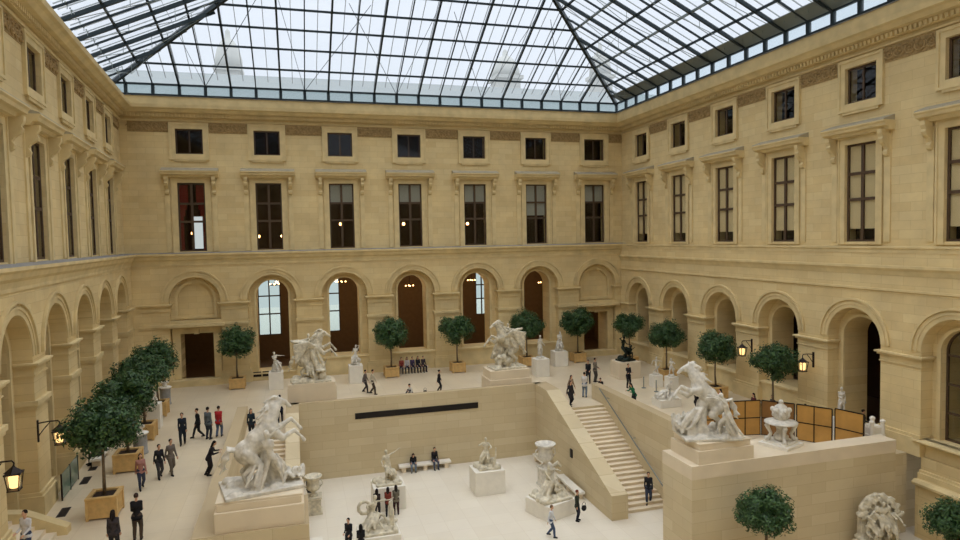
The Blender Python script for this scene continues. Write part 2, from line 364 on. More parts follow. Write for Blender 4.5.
def build_wall(name, W, bays, u0, u1, imp, arch_hw, spring, ledge_v, lower, dirsign):
    """facade in its own (along, up, outward) frame; lower = list of opening specs per bay"""
    m = MB()
    holes = []
    for u in bays: holes += [rect(u-.99, u+.99, 10.45, 15.75), rect(u-.99, u+.99, 17.95, 19.88)]
    m.panel(rect(u0, u1, 9.9, 21.2), holes, -.75, 0)
    m.panel(rect(u0, u1, 0, 10.0), [arch_hole(u, arch_hw, .002, spring) for u in bays], -.35, .4)
    hs = []
    for u, sp in zip(bays, lower):
        kind = sp[0]
        if kind == 'open': hs.append(arch_hole(u, 1.22, sp[1], spring+.35 if name != 'wall_right' else spring+.15, 1.05))
        elif kind == 'door':
            hs.append(rect(u-1.2, u+1.2, .02, 4.04))
            m.panel(rect(u-arch_hw-.02, u+arch_hw+.02, 5.15, spring+arch_hw+.05), [arch_hole(u, 1.3, 5.4, spring+.1, 1.3)], -.36, -.12)
    m.panel(rect(u0, u1, 0, 9.9), hs, -1.9, -.3)
    wall = m.build(name, 'facade_stone'); wall.matrix_world = W; struct(wall)
    # archivolts: two stepped rings
    for u in bays:
        a = MB()
        ring = arc(u, spring, arch_hw+.55, 24)
        a.panel(ring + list(reversed(arc(u, spring, arch_hw+.01, 24))), [], .4, .44)
        a.panel(ring + list(reversed(arc(u, spring, arch_hw+.44, 24))), [], .43, .53); a.panel(arc(u, spring, arch_hw+.32, 24) + list(reversed(arc(u, spring, arch_hw+.22, 24))), [], .43, .48)
        a.build('archivolt', 'trim_stone', wall)
    # piers: impost cap, band, base
    edges = sorted(bays); spans = [(edges[i]+arch_hw, edges[i+1]-arch_hw) for i in range(len(edges)-1)]
    spans = [(max(u0, edges[0]-5.7+arch_hw), edges[0]-arch_hw)] + spans + [(edges[-1]+arch_hw, min(u1, edges[-1]+5.7-arch_hw))]
    for a_, b_ in spans:
        if b_-a_ < .2: continue
        p = MB()
        p.box(a_-.20, b_+.20, imp-.09, imp, -.34, .64); p.box(a_-.11, b_+.11, imp-.20, imp-.08, -.34, .54)
        p.box(a_-.02, b_+.02, imp-.5, imp-.19, -.34, .42); p.box(a_-.05, b_+.05, imp-.56, imp-.5, -.34, .46)
        p.build('impost', 'trim_stone', wall)
        if name != 'wall_right':
            p = MB(); p.box(a_-.10, b_+.10, imp-1.75, imp-1.55, -.34, .54); p.box(a_-.05, b_+.05, imp-1.9, imp-1.75, -.34, .47); p.build('band', 'trim_stone', wall)
        p = MB(); p.box(a_-.12, b_+.12, 0, .85, -.34, .58); p.box(a_-.06, b_+.06, .85, 1.0, -.34, .5); p.build('pier_base', 'trim_stone', wall)
    # sills under the openings, jamb frame of the inner opening
    for u, sp in zip(bays, lower):
        if sp[0] == 'open' and sp[1] > .2:
            p = MB(); p.box(u-arch_hw, u+arch_hw, 0, sp[1]-.12, -.32, .22); p.box(u-arch_hw, u+arch_hw, sp[1]-.12, sp[1], -.32, .32); p.build('sill', 'trim_stone', wall)
        if sp[0] == 'open':
            sv = spring+.35 if name != 'wall_right' else spring+.15
            p = MB(); p.panel(arch_hole(u, 1.42, sp[1]+.001, sv, 1.2), [arch_hole(u, 1.225, sp[1]+.01, sv, 1.055)], -.3, -.2); p.build('opening_frame', 'trim_stone', wall)
        if sp[0] == 'door':
            p = MB(); p.panel(rect(u-1.75, u+1.75, .0, 4.5), [rect(u-1.2, u+1.2, .01, 4.04)], -.3, .05)
            p.box(u-arch_hw+.0, u+arch_hw, 4.5, 4.62, -.3, .3); p.box(u-2.1, u+2.1, 4.62, 4.86, -.3, .75); p.box(u-2.1, u+2.1, 4.86, 5.1, -.3, .35)
            p.box(u-.18, u+.18, 4.0, 4.62, 0, .25); p.build('door_hood', 'trim_stone', wall)
            p = MB()
            for k in range(3): p.box(u-arch_hw+.02, u+arch_hw-.02, .001, .16*(3-k), -.29, .75-.3*k+.0)
            p.build('doorstep', 'trim_stone', wall)
            p = MB(); p.panel(arch_hole(u, 1.5, 5.2, spring+.1, 1.5), [arch_hole(u, 1.3, 5.4, spring+.1, 1.3)], -.12, -.05); p.build('niche_frame', 'trim_stone', wall)
    # upper storey ornament
    for u in bays:
        sub('window_surround', MIDS, wall, u); h = sub('hood', HOOD, wall, u)
        for s_ in (-1, 1): b = link('bracket', BRACKET, h); b.location = (s_*1.68, 0, 0)
        sub('small_window_surround', SMALLS, wall, u)
    for i in range(len(edges)-1): sub('frieze_relief', RELIEF, wall, (edges[i]+edges[i+1])/2)
    for e in (edges[0]-2.85, edges[-1]+2.85):
        if u0-.5 < e-1.4 and e+1.4 < u1+.5: sub('frieze_relief', RELIEF, wall, e)
    # ledge / string course
    p = MB()
    if name == 'wall_right':
        p.prism([(9.25,.0),(9.25,.62),(9.12,.62),(8.98,.5),(8.75,.42),(8.75,0)], u0, u1, 'x')
        p.prism([(8.06,.3),(8.06,.50),(7.96,.50),(7.9,.40),(7.9,.3)], u0, u1, 'x')
        p.prism([(9.9,0),(10.22,.0),(10.22,.50),(10.12,.50),(10.06,.43),(9.88,.43)], u0, u1, 'x')
        p.box(u0, u1, 9.2, 9.95, 0, .36)
    else:
        p.prism([(9.35,.3),(10.3,.3),(10.3,.85),(10.16,.85),(10.06,.72),(9.86,.66),(9.72,.52),(9.5,.46),(9.35,.46)], u0, u1, 'x')
        p.mi = 1; p.prism([(10.28,0),(10.38,0),(10.31,.84),(10.28,.84)], u0, u1, 'x')
    p.build('string_course', ['trim_stone', 'lead_top'], wall)
    # main cornice with dentils
    p = MB()
    p.prism([(20.42,0),(20.42,.10),(20.5,.14),(20.52,.0)], u0, u1, 'x')
    p.prism([(20.72,0),(20.72,.22),(20.98,.30),(21.02,.62),(21.2,.80),(21.28,.98),(21.52,1.02),(21.55,.0)], u0, u1, 'x')
    p.build('cornice', 'trim_stone', wall)
    p = MB(); x = u0+.1
    while x < u1-.1: p.box(x, x+.13, 20.74, 20.96, .2, .38); x += .26
    p.build('dentils', 'trim_stone', wall)
    p = MB(); gw_ = .30 if name == 'wall_left' else .98; p.box(u0, u1, 21.5, 22.10, -.7, gw_); p.mi = 1; p.box(u0, u1, 22.09, 22.15, -.7, gw_+.08); p.build('gutter_wall', ['trim_stone', 'lead_top'], wall)
    return wall

spB = [('door',)]+[('open', .62), ('open', 1.5), ('open', 1.5), ('open', 1.5), ('open', 1.5)]+[('door',)]
wall_back = build_wall('wall_back', BACK, BAYS_B, -2.0, 46.0, 6.42, 1.85, 6.6, 10.3, spB, 1)
spR = [('open', 1.38)]*4+[('open', .12)]+[('open', .85)]*2
wall_right = build_wall('wall_right', RIGHT, BAYS_R, .0, 60.0, 4.87, 1.72, 5.15, 10.2, spR, 1)
spL = [('open', .12)]*7
wall_left = build_wall('wall_left', LEFT, BAYS_L, -60.0, -.0, 6.33, 1.85, 6.6, 10.3, spL, -1)
# right wall below the terrace: plinth ledge and basement wall
p = MB(); p.box(30.45, 60, LOW, -1.25, -.3, .75); p.box(30.45, 60, -1.25, 0, -.3, .4)
p.panel(rect(30.6, 33.6, LOW+.3, -2.0), [rect(31.6, 33.0, LOW+.31, -2.2)], .75, .8)
p.build('basement', 'facade_stone', wall_right)
p = MB(); p.prism([(-1.32,0),(-1.05,0),(-1.02,.85),(-1.14,1.0),(-1.26,.98),(-1.32,.8)], 30.45, 60, 'x'); p.box(30.45, 60, -1.05, -.75, 0, .62); p.box(30.45,60,-.75,-.62,0,.52)
p.build('plinth_ledge', 'trim_stone', wall_right)
p = MB(); p.prism([(.62,0),(.85,0),(.85,.72),(.78,.74),(.7,.6),(.62,.5)], 30.15, 34.2, 'x'); p.build('window_sill', 'trim_stone', wall_right)
# front wall behind the camera
p = MB(); p.box(2, 46, -62.2, -61, LOW, 23); f = struct(p.build('wall_front', 'facade_stone'))

# ------------------------------------------------------------------ windows
greyb = {1: None, 2: (14.2, 15.65), 3: (14.2, 15.65), 4: (14.2, 15.65), 5: (13.0, 15.65), 6: (14.2, 15.65)}
for i, u in enumerate(BAYS_B):
    o = place_window(BACK, u, MIDF, MIDP, blind=(greyb[i]+('grey_blind',)) if greyb.get(i) else None)
    if i == 0:
        m = MB()
        for s_ in (-1, 1):
            for k in range(5):
                x = s_*(.88-.13*k); m.prism([(x-.07,10.5+.0),(x+.07,10.5),(x+.07,15.6),(x-.07,15.6)] if k < 2 else [(x-.07-.0,12.2+.5*k),(x+.07,12.2+.5*k),(x+.07,15.6),(x-.07,15.6)], -.30+(.03 if k % 2 else 0), -.24)
        m2 = MB(); m2.f = m.f; m2.m = m.m; m2.v = [(x, z, y) for x, y, z in m.v]; m2.build('curtain', 'curtain', o)
    place_window(BACK, u, SMF, SMP)
for i, u in enumerate(BAYS_R):
    place_window(RIGHT, u, MIDF, MIDP, blind=(11.15, 15.65, 'blind')); place_window(RIGHT, u, SMF, SMP)
for i, u in enumerate(BAYS_L):
    place_window(LEFT, u, MIDF, MIDP); place_window(LEFT, u, SMF, SMP)
# arched glazed window of the right wall past the terrace
def arched_window(W, u, hw, v0, spring, rise, w_, bars):
    WN[0] += 1; m = MB(); hole = arch_hole(0, hw-.1, v0+.1, spring, rise-.1)
    m.panel(arch_hole(0, hw, v0, spring, rise), [hole], -.05, .05); m.box(-.05, .05, v0+.05, spring+rise-.05, -.04, .05)
    for b in bars: m.box(-hw+.05, hw-.05, b-.05, b+.05, -.04, .05)
    o = m.build('window_%d' % WN[0], 'window_frame'); o.matrix_world = W @ Matrix.Translation((u, 0, w_)); struct(o)
    g = MB(); g.panel(arch_hole(0, hw-.05, v0+.05, spring, rise-.05), [], -.01, .01); g.build('pane', 'window_glass', o)
for u in BAYS_R[5:]: arched_window(RIGHT, u, 1.22, .85, 5.30, 1.05, -.6, [2.2, 3.6, 5.0])
for u in BAYS_L[:4]: arched_window(LEFT, u, 1.22, .12, 6.95, 1.05, -1.5, [2.6, 4.3, 6.0])

# ------------------------------------------------------------------ rooms behind the walls
def room(name, x0, x1, y0, y1, z0, z1, mt, holes=None, fmt='room_floor'):
    """walls of a gallery; holes: window openings (x0,x1,z0,z1) in its far (y1) wall"""
    m = MB(); m.mi = 0; t = .25
    q = MB(); q.panel(rect(x0, x1, z0, z1), [rect(*h) for h in (holes or [])], 0, t)
    m.add([(x, y1+t-zz, y) for x, y, zz in q.v], q.f)
    m.box(x0-t, x0, y0, y1+t, z0, z1); m.box(x1, x1+t, y0, y1+t, z0, z1); m.box(x0-t, x1+t, y0, y1+t, z1, z1+t)
    m.mi = 1; m.box(x0-t, x1+t, y0, y1+t, z0-t, z0)
    return struct(m.build(name, [mt, fmt]))
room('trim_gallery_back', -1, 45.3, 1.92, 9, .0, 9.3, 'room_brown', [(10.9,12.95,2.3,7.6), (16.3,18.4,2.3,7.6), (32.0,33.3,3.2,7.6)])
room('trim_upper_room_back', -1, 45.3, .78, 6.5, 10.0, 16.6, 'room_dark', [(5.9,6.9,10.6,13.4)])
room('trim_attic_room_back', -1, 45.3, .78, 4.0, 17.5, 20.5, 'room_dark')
def side_room(name, x0, x1, y0, y1, z0, z1, mt, W=None):
    m = MB(); t = .25
    m.box(x1, x1+t, y0, y1, z0, z1) if x1 > x0 else m.box(x1-t, x1, y0, y1, z0, z1)
    a, b = min(x0, x1), max(x0, x1)
    m.box(a, b, y0-t, y0, z0, z1); m.box(a, b, y1, y1+t, z0, z1); m.box(a, b, y0-t, y1+t, z1, z1+t); m.mi = 1; m.box(a, b, y0-t, y1+t, z0-t, z0)
    o = m.build(name, [mt, 'room_floor'])
    if W is not None: o.matrix_world = W
    return struct(o)
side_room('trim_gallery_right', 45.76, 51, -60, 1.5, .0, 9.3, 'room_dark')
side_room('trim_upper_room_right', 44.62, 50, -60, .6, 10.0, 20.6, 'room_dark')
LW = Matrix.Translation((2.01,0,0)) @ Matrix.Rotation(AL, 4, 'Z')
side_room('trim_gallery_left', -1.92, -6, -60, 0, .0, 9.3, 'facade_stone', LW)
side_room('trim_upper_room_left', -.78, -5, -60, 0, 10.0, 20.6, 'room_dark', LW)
# ------------------------------------------------------------------ floors, court, stairs
CP = 'court_stone'
p = MB(); p.box(-6, 52, -62, 3, LOW-.3, LOW); struct(p.build('floor', 'court_paving'))
def slab(pts, name='floor_terrace', z0=LOW, z1=0):
    m = MB(); m.mi = 0; m.prism(pts, z0, z1-.02, 'z'); m.mi = 1; m.prism(pts, z1-.02, z1, 'z'); return struct(m.build(name, [CP, 'terrace_paving']))
slab([(-4,1.9),(-4,-61),(8.0,-61),(8.0,-31.0),(10.7,-31.0),(10.7,-12.7),(11.3,-12.7),(11.3,-16.2),(13.6,-16.2),(13.6,-12.9),(30.4,-12.9),(30.4,-16.4),(33.6,-16.4),(33.6,-28.2),(37.2,-28.2),(37.2,-29.6),(45.5,-29.6),(45.5,1.9)])
# court back wall with its coping, slot and corner
p = MB(); p.box(13.6, 30.4, -13.3, -12.85, LOW, 1.0); cw = struct(p.build('wall_court_back', CP))
p = MB(); p.box(17.76, 25.86, -13.34, -13.2, -.28, .10); p.build('slot', 'dark_slot', cw)
# stair flanks (sloping parapets) and side walls
def flank(x0, x1, name):
    m = MB(); m.prism([(-12.9,LOW),(-12.9,1.0),(-15.3,1.0),(-24.35,-2.58),(-24.35,LOW)], x0, x1, 'x'); return struct(m.build(name, CP))
fr = flank(29.95, 30.9, 'wall_stair_flank_right'); fl = flank(13.6, 14.35, 'wall_stair_flank_left')
p = MB(); p.obox((29.93,-19.3,-1.9), ((1,0,0),(0,1,0),(0,0,1)), (.05,.14,.25)); p.build('wall_light', 'iron', fr)
p = MB(); p.box(33.55, 34.15, -28.2, -14.6, LOW, 1.0); struct(p.build('wall_stair_right', CP))
p = MB(); p.box(10.75, 11.35, -28.2, -12.7, LOW, 1.0); struct(p.build('wall_stair_left', CP))
def stairs(x0, x1, name):
    m = MB(); n = 24; t = 7.7/n; h = -LOW/n
    pts = [(-16.4,LOW)]
    pts += [(-16.4, 0)]
    for i in range(n):
        y = -16.4-(i)*t; z = -h*(i+1); pts += [(y-.001*i-.0005, z+h) if False else (y, z), (y-t, z)]
    pts = [(-16.4,LOW)]
    z = -h
    for i in range(n-1):
        pts += [(-16.4-i*t, -h*(i+1)), (-16.4-(i+1)*t, -h*(i+1))]
    pts += [(-16.4-(n-1)*t, LOW)]
    m.prism(pts, x0, x1, 'x')
    for i in range(n-1):   # projecting nosings
        m.box(x0, x1, -16.4-(i+1)*t-.035, -16.4-(i+1)*t+.03, -h*(i+1)-.045, -h*(i+1)+.004)
    return struct(m.build(name, 'pedestal_tan'))
stairs(30.9, 33.55, 'floor_stairs_right'); stairs(11.35, 13.6, 'floor_stairs_left')
# end blocks carrying the rearing horses; the right one runs on as a thick parapet to the facade
p = MB(); p.box(30.6, 37.3, -30.5, -28.2, LOW, 1.0); p.box(37.3, 41.8, -30.5, -29.6, LOW, 1.0); p.box(41.8, 43.05, -30.0, -29.6, LOW, .1); cf = struct(p.build('wall_court_front_right', CP))
p = MB(); p.box(30.59, 37.31, -30.515, -28.19, .42, 1.012); p.box(37.29, 41.81, -30.515, -29.59, .42, 1.012); p.build('coping', 'pedestal_tan', cf)
p = MB(); p.box(10.75, 14.65, -31.0, -28.2, LOW, 1.0); struct(p.build('wall_court_front_left', CP))
p = MB()
for i in range(4): p.box(14.65, 15.15+.2*i, -30.9, -28.6, LOW, -.6-.7*i)
struct(p.build('trim_2', 'pedestal_white'))
tag((lambda m: (m.tube([(33.42,-16.0,1.0),(33.42,-23.9,-2.85),(33.42,-24.2,-3.0)], .035), m.tube([(33.36,-17.2,.66),(33.54,-17.2,.60)], .02), m.tube([(33.36,-20.5,-.98),(33.54,-20.5,-1.0)], .02), m.tube([(33.36,-23.7,-2.5),(33.54,-23.7,-2.52)], .02), m)[-1])(MB()).build('handrail', 'roof_steel_light', smooth=True),
    'metal handrail sloping down the side wall of the right stair', 'handrail')

# ------------------------------------------------------------------ glass roof (hipped)
K = .48; ZE = 23.0; YB = -1.0; XR_ = 42.85; YF = -61.0
SA = math.sin(AL)
def xl(y): return 1.85+.0697*(-1-y)
def zs_back(y): return ZE+K*(YB-y)
roof = link('ceiling', None); struct(roof)
def hipR(t): return Vector((XR_-t, YB-t, ZE+K*t))
def hipL(t): return Vector((xl(YB)+t*1.072, YB-t, ZE+K*t))
TT = (XR_-xl(YB))/2.072
topL, topR = hipL(TT), hipR(TT)
XM = (xl(YF)+XR_)/2; zf = ZE+K*(XR_-XM)
topF = Vector((XM, YF, zf))
gl = MB(); e0 = Vector((xl(YB),YB,ZE)); e1 = Vector((XR_,YB,ZE)); e2 = Vector((XR_,YF,ZE)); e3 = Vector((xl(YF),YF,ZE)); ap = (topL+topR)/2
gl.add([e0,e1,ap],[(0,1,2)]); gl.build('back_slope_glass', 'roof_glass', roof)
gl = MB(); gl.add([e1,e2,topF,ap],[(0,1,2,3)]); gl.build('right_slope_glass', 'roof_glass', roof)
gl = MB(); gl.add([e3,e0,ap,topF],[(0,1,2,3)]); gl.build('left_slope_glass', 'roof_glass', roof)
gl = MB(); gl.add([e2,e3,topF],[(0,1,2)]); gl.build('front_gable_glass', 'roof_glass', roof)
m = MB()
m.bar(e0+Vector((0,0,-.12)), ap+Vector((0,0,-.12)), .22, .34); m.bar(e1+Vector((0,0,-.12)), ap+Vector((0,0,-.12)), .22, .34); m.bar(ap, topF, .25, .35)
m.build('hip', 'roof_steel', roof)
m = MB(); mt = MB()
k = 0; x = XR_-1.82
while x > xl(YB)+.4:
    # rib on the back slope: from eave to whichever hip it meets
    tR = XR_-x; tLh = (x-xl(YB))/1.072; t = min(tR, tLh)
    a = Vector((x,YB,ZE-.08)); b = Vector((x,YB-t,ZE+K*t-.08))
    (m if k % 2 else mt).bar(a, b, .13 if k % 2 else .075, .22 if k % 2 else .12); x -= 1.82; k += 1
m.build('back_main_rib', 'roof_steel', roof); mt.build('back_rib', 'roof_steel', roof)
m = MB()
ys = [2.1, 4.1, 5.9, 7.6, 9.3, 11.0, 12.7, 14.4, 16.1, 17.8]
for t in ys: m.bar(hipL(t)-Vector((0,0,.05)), hipR(t)-Vector((0,0,.05)), .11, .13)
m.build('back_purlin', 'roof_steel', roof)
m = MB(); mt = MB(); y = YB-1.75; k = 0
while y > YF+.5:
    t = min(YB-y, XR_-XM+0)
    a = Vector((XR_,y,ZE-.08)); b = Vector((XR_-t,y,ZE+K*t-.08)); (m if k % 2 else mt).bar(a, b, .14 if k % 2 else .08, .24 if k % 2 else .12)
    t = min((YB-y)*1.072, XM-xl(y)); a = Vector((xl(y),y,ZE-.08)); b = Vector((xl(y)+t,y,ZE+K*t/1.072-.08)); (m if k % 2 else mt).bar(a, b, .14 if k % 2 else .08, .24 if k % 2 else .12)
    y -= 1.75; k += 1
m.build('side_main_rib', 'roof_steel', roof); mt.build('side_rib', 'roof_steel', roof)
m = MB(); ml = MB()
for i, t in enumerate(ys):
    (ml if i % 2 else m).bar(hipR(t)-Vector((0,0,.06)), Vector((XR_-t,YF,ZE+K*t-.06)), .12, .14)
    m.bar(hipL(t)-Vector((0,0,.06)), Vector((xl(YF)+t*1.0,YF,ZE+K*t-.06)), .12, .14)
m.build('side_purlin', 'roof_steel', roof); ml.build('side_purlin_light', 'roof_steel_light', roof)
# vertical glazed band under the eave with its posts
m = MB(); g = MB(); zb = 22.14
x = XR_
m.bar((xl(YB),YB,ZE-.04),(XR_,YB,ZE-.04), .16, .14); m.bar((xl(YB),YB,zb+.05),(XR_,YB,zb+.05), .16, .12)
while x > xl(YB): m.box(x-.11, x+.11, YB-.1, YB+.1, zb, ZE); x -= 1.82
m.bar((XR_,YB,ZE-.04),(XR_,YF,ZE-.04), .16, .14); m.bar((XR_,YB,zb+.05),(XR_,YF,zb+.05), .16, .12)
m.bar((xl(YB),YB,ZE-.04),(xl(YF),YF,ZE-.04), .16, .14); m.bar((xl(YB),YB,zb+.05),(xl(YF),YF,zb+.05), .16, .12)
y = YB-1.75
while y > YF:
    m.box(XR_-.1, XR_+.1, y-.11, y+.11, zb, ZE); m.box(xl(y)-.1, xl(y)+.1, y-.11, y+.11, zb, ZE); y -= 1.75
m.build('eave_frame', 'roof_steel', roof)
g.box(xl(YB), XR_, YB-.01, YB+.01, zb, ZE); g.box(XR_-.01, XR_+.01, YF, YB, zb, ZE)
g.add([(xl(YB),YB,zb),(xl(YF),YF,zb),(xl(YF),YF,ZE),(xl(YB),YB,ZE)], [(0,1,2,3)])
g.build('eave_glass', 'band_glass', roof)
# light trusses: bottom boom and rods under the side slopes, ties under the back slope
m = MB(); y = YB-3.5; 
while y > YF+2:
    for sgn in (0, 1):
        t1 = min(YB-y, 13)
        if sgn: P0 = Vector((XR_-.3,y,ZE-.1)); P1 = Vector((XR_-t1,y,ZE+K*t1-.1))
        else: P0 = Vector((xl(y)+.3,y,ZE-.1)); P1 = Vector((xl(y)+t1,y,ZE+K*t1/1.072-.1))
        n = max(2, int(t1/1.8)); prev = None
        if t1 < 3: continue
        mid = (P0+P1)/2-Vector((0,0,.85))
        m.tube([P0, mid, P1], .022, 5)
        for q in (.25,.5,.75):
            a = P0.lerp(P1, q); b = (P0.lerp(mid, q*2) if q <= .5 else mid.lerp(P1, q*2-1)); m.tube([a, b], .018, 5)
    y -= 3.5
m.build('side_truss', 'roof_steel_light', roof)
m = MB()
for k in range(1, 6):
    x = XR_-1.82*(4*k-1)
    if x < 5: break
    m.tube([(x,YB-.1,ZE-.1),(x+1.82*(-1 if x > 22 else 1)*2.4,YB-8.5,ZE+K*8.5-.1)], .022, 5)
    m.tube([(x,YB-.1,ZE-.1),(x+1.82*(1 if x > 22 else -1)*.9,YB-8.5,ZE+K*8.5-.25)], .018, 5)
m.build('tie_rod', 'roof_steel', roof)
# outer layer of glazing bars above the glass
m = MB(); x = XR_-.91
while x > xl(YB)+.4:
    t = min(XR_-x, (x-xl(YB))/1.072)
    if t > .8: m.bar((x,YB,ZE+.50), (x,YB-t,ZE+K*t+.50), .05, .06)
    x -= .91
y = YB-.9
while y > YF+.5:
    t = min(YB-y, XR_-XM); m.bar((XR_,y,ZE+.5), (XR_-t,y,ZE+K*t+.5), .05, .06)
    t = min((YB-y)*1.072, XM-xl(y)); m.bar((xl(y),y,ZE+.5), (xl(y)+t,y,ZE+K*t/1.072+.5), .05, .06)
    y -= .875
m.build('outer_glazing_bar', 'roof_steel_light', roof)
# light metal gutter strip and point fixings at the foot of the side slopes
m = MB(); y = YB-1
while y > YF:
    for x0 in (XR_-.75, xl(y)+.75):
        z = ZE+K*.75; m.ell((x0, y, z+.0-.02), .06, n=6, m=4); m.ell((x0, y+.45, z-.05), .05, n=6, m=4); m.tube([(x0,y,z-.25),(x0,y,z)], .02, 5)
    y -= .9
m.prism([(XR_-.12,ZE+.02),(XR_-1.05,ZE+K*.93+.02),(XR_-1.05,ZE+K*.93-.03),(XR_-.12,ZE-.03)], YF, YB-1.0, 'y')
m.build('point_fixing', 'roof_steel_light', roof)

# ------------------------------------------------------------------ outside: roofs and pavilion seen through the glass
p = MB(); p.prism([(1.9,21.0),(4.2,25.2),(9.5,26.3),(14,21.0)], -6, 50, 'x'); tag(p.build('palace_wing_roof', 'outside_roof'), 'pale grey slate roof of the wing behind the back facade, seen through the glass', 'roof')
p = MB(); p.box(-30, 90, 14.2, 60, -.3, 0); struct(p.build('floor_outside', 'outside_stone'))
def pavilion(x, y, r, z0, z1, lab):
    t = thing('domed_pavilion', lab, 'building', (x, y, 0))
    m = MB(); m.box(-r, r, -r, r, 0, z0); m.box(-r-.3, r+.3, -r-.3, r+.3, z0-.4, z0); m.build('tower', 'outside_stone', t)
    m = MB(); h = z1-z0; m.lathe([(r*1.25,0),(r*1.2,h*.3),(r*1.0,h*.6),(r*.6,h*.85),(r*.25,h*.95),(r*.22,h*1.15),(r*.05,h*1.25)], (0,0,z0), 16); m.build('dome', 'outside_stone', t, smooth=True)
pavilion(8.2, 20, 1.15, 29.6, 33.0, 'hazy grey dome left of centre behind the roof glass')
pavilion(39.3, 20, 1.4, 30.2, 32.9, 'broad hazy dome just left of the tall lantern behind the roof glass')
pavilion(51.8, 20, 1.1, 31.0, 34.4, 'tall hazy domed tower with a lantern behind the roof glass')
# ------------------------------------------------------------------ figures
def ik(a, b, l1, l2, hint):
    a = Vector(a); b = Vector(b); d = b-a; L = d.length; mx = (l1+l2)*.995
    if L > mx: b = a + d*(mx/L); d = b-a; L = mx
    d.normalize(); x = (l1*l1-l2*l2+L*L)/(2*L); h = math.sqrt(max(0, l1*l1-x*x))
    hv = Vector(hint); hv = hv-d*hv.dot(d)
    hv = hv.normalized() if hv.length > 1e-4 else Vector((0,1,0))
    return a+d*x+hv*h, b
class Fig:
    """human skeleton 1.70 m tall facing -Y; every pose value is in metres"""
    def __init__(s, pelvis=(0,0,.93), lean=(0,0,1), twist=0, look=(0,-1,0), hr=(-.215,-.05,.78), hl=(.215,-.05,.78), fr=(-.11,0,.07), fl=(.11,0,.07),
                 er=(-.12,1,-.2), el=(.12,1,-.2), kr=(-.1,-1,0), kl=(.1,-1,0), wide=1.0):
        V = Vector; s.p = V(pelvis); s.t = V(lean).normalized(); s.w = wide
        ax = Matrix.Rotation(twist, 3, 'Z') @ V((1,0,0)); ax = (ax-s.t*ax.dot(s.t)).normalized(); s.ax = ax; s.fw = ax.cross(s.t) * 1  # front = ax x t -> -Y for upright
        s.chest = s.p+s.t*.36; s.neck = s.p+s.t*.53; s.head = s.neck+(s.t*.75+V((0,0,.25))).normalized()*.165+V(look)*.02
        s.look = V(look).normalized()
        s.sr = s.p+s.t*.475-ax*.152*wide; s.sl = s.p+s.t*.475+ax*.152*wide
        s.hr_, s.hl_ = s.p+V((-.085,0,-.03)), s.p+V((.085,0,-.03))
        s.er, s.wr = ik(s.sr, hr, .285, .255, er); s.el, s.wl = ik(s.sl, hl, .285, .255, el)
        s.kr, s.ar = ik(s.hr_, fr, .43, .42, kr); s.kl, s.al = ik(s.hl_, fl, .43, .42, kl)
        s.toe = [V((-.05,-1,0)), V((.05,-1,0))]
    def torso(s, m, e=0):
        w = s.w
        m.cap(s.p-s.ax*.055*w, s.p+s.ax*.055*w, .108+e); m.cap(s.p, s.p+s.t*.16, .110+e, .100+e); m.cap(s.p+s.t*.12, s.chest, .10+e, .112+e)
        m.cap(s.chest-s.ax*.07*w, s.chest+s.ax*.07*w, .112+e); m.cap(s.sr, s.sl, .052+e); m.cap(s.chest+s.t*.05-s.ax*.08, s.chest+s.t*.05+s.ax*.08, .09+e)
    def neckhead(s, m, e=0):
        m.cap(s.neck-s.t*.05, s.head-s.t*.04, .052, .047)
        up = (s.head-s.neck).normalized(); f = (s.look-up*s.look.dot(up)).normalized(); r = f.cross(up)
        R = Matrix((r, -f, up)).transposed()
        s.R = R; s.f = f; s.up = up; s.r = r
        m.ell(s.head+up*.015, (.074,.094,.108), R, 12, 9); m.ell(s.head-up*.05+f*.03, (.052,.05,.05), R, 10, 7)
        m.cap(s.head+f*.085+up*.01, s.head+f*.105-up*.025, .008, .014, 6)          # nose
        for k in (-1, 1):
            m.ell(s.head+r*k*.076-up*.005, (.012,.02,.032), R, 8, 5)              # ears
            m.ell(s.head+f*.078+r*k*.032+up*.012, (.014,.012,.008), R, 8, 5)      # brow / eyes
        m.ell(s.head+f*.082-up*.052, (.024,.012,.009), R, 8, 5)                    # lips
    def arm(s, m, k, e=0, up_only=False):
        a, b, c = (s.sr, s.er, s.wr) if k < 0 else (s.sl, s.el, s.wl)
        m.cap(a, b, .046+e, .036+e); 
        if not up_only: m.cap(b, c, .040+e, .027+e)
    def hand(s, m, fing, k):
        b, c = (s.er, s.wr) if k < 0 else (s.el, s.wl); d = (c-b).normalized(); side = d.cross(Vector((0,0,1)))
        if side.length < .1: side = Vector((0,1,0)) if abs(d.z) > .9 else side
        side.normalize(); n = side.cross(d)
        pc = c+d*.055; m.cap(c, pc, .026, .030); m.cap(pc-side*.018, pc+side*.018, .020)
        for i, L in enumerate((.055,.070,.075,.065)):
            o = c+d*.085+side*(.028-.019*i) if k > 0 else c+d*.085-side*(.028-.019*i)
            q = o+d*L*.55-n*.006; fing.tube([o-d*.02, q, q+d*L*.40-n*.02], [.0095,.0085,.006], 6)
        t = c+d*.03+(side if k > 0 else -side)*-.024
        fing.tube([t, t+d*.03+(side if k > 0 else -side)*-.03, t+d*.06+(side if k > 0 else -side)*-.035-n*.012], [.011,.010,.007], 6)
    def leg(s, m, k, e=0, upto=1.0):
        a, b, c = (s.hr_, s.kr, s.ar) if k < 0 else (s.hl_, s.kl, s.al)
        m.cap(a, b, .092+e, .062+e)
        m.cap(b, b.lerp(c, .4), .055+e, .056+e); m.cap(b.lerp(c, .4), b.lerp(c, upto), .056+e, (.038 if upto >= 1 else .045)+e)
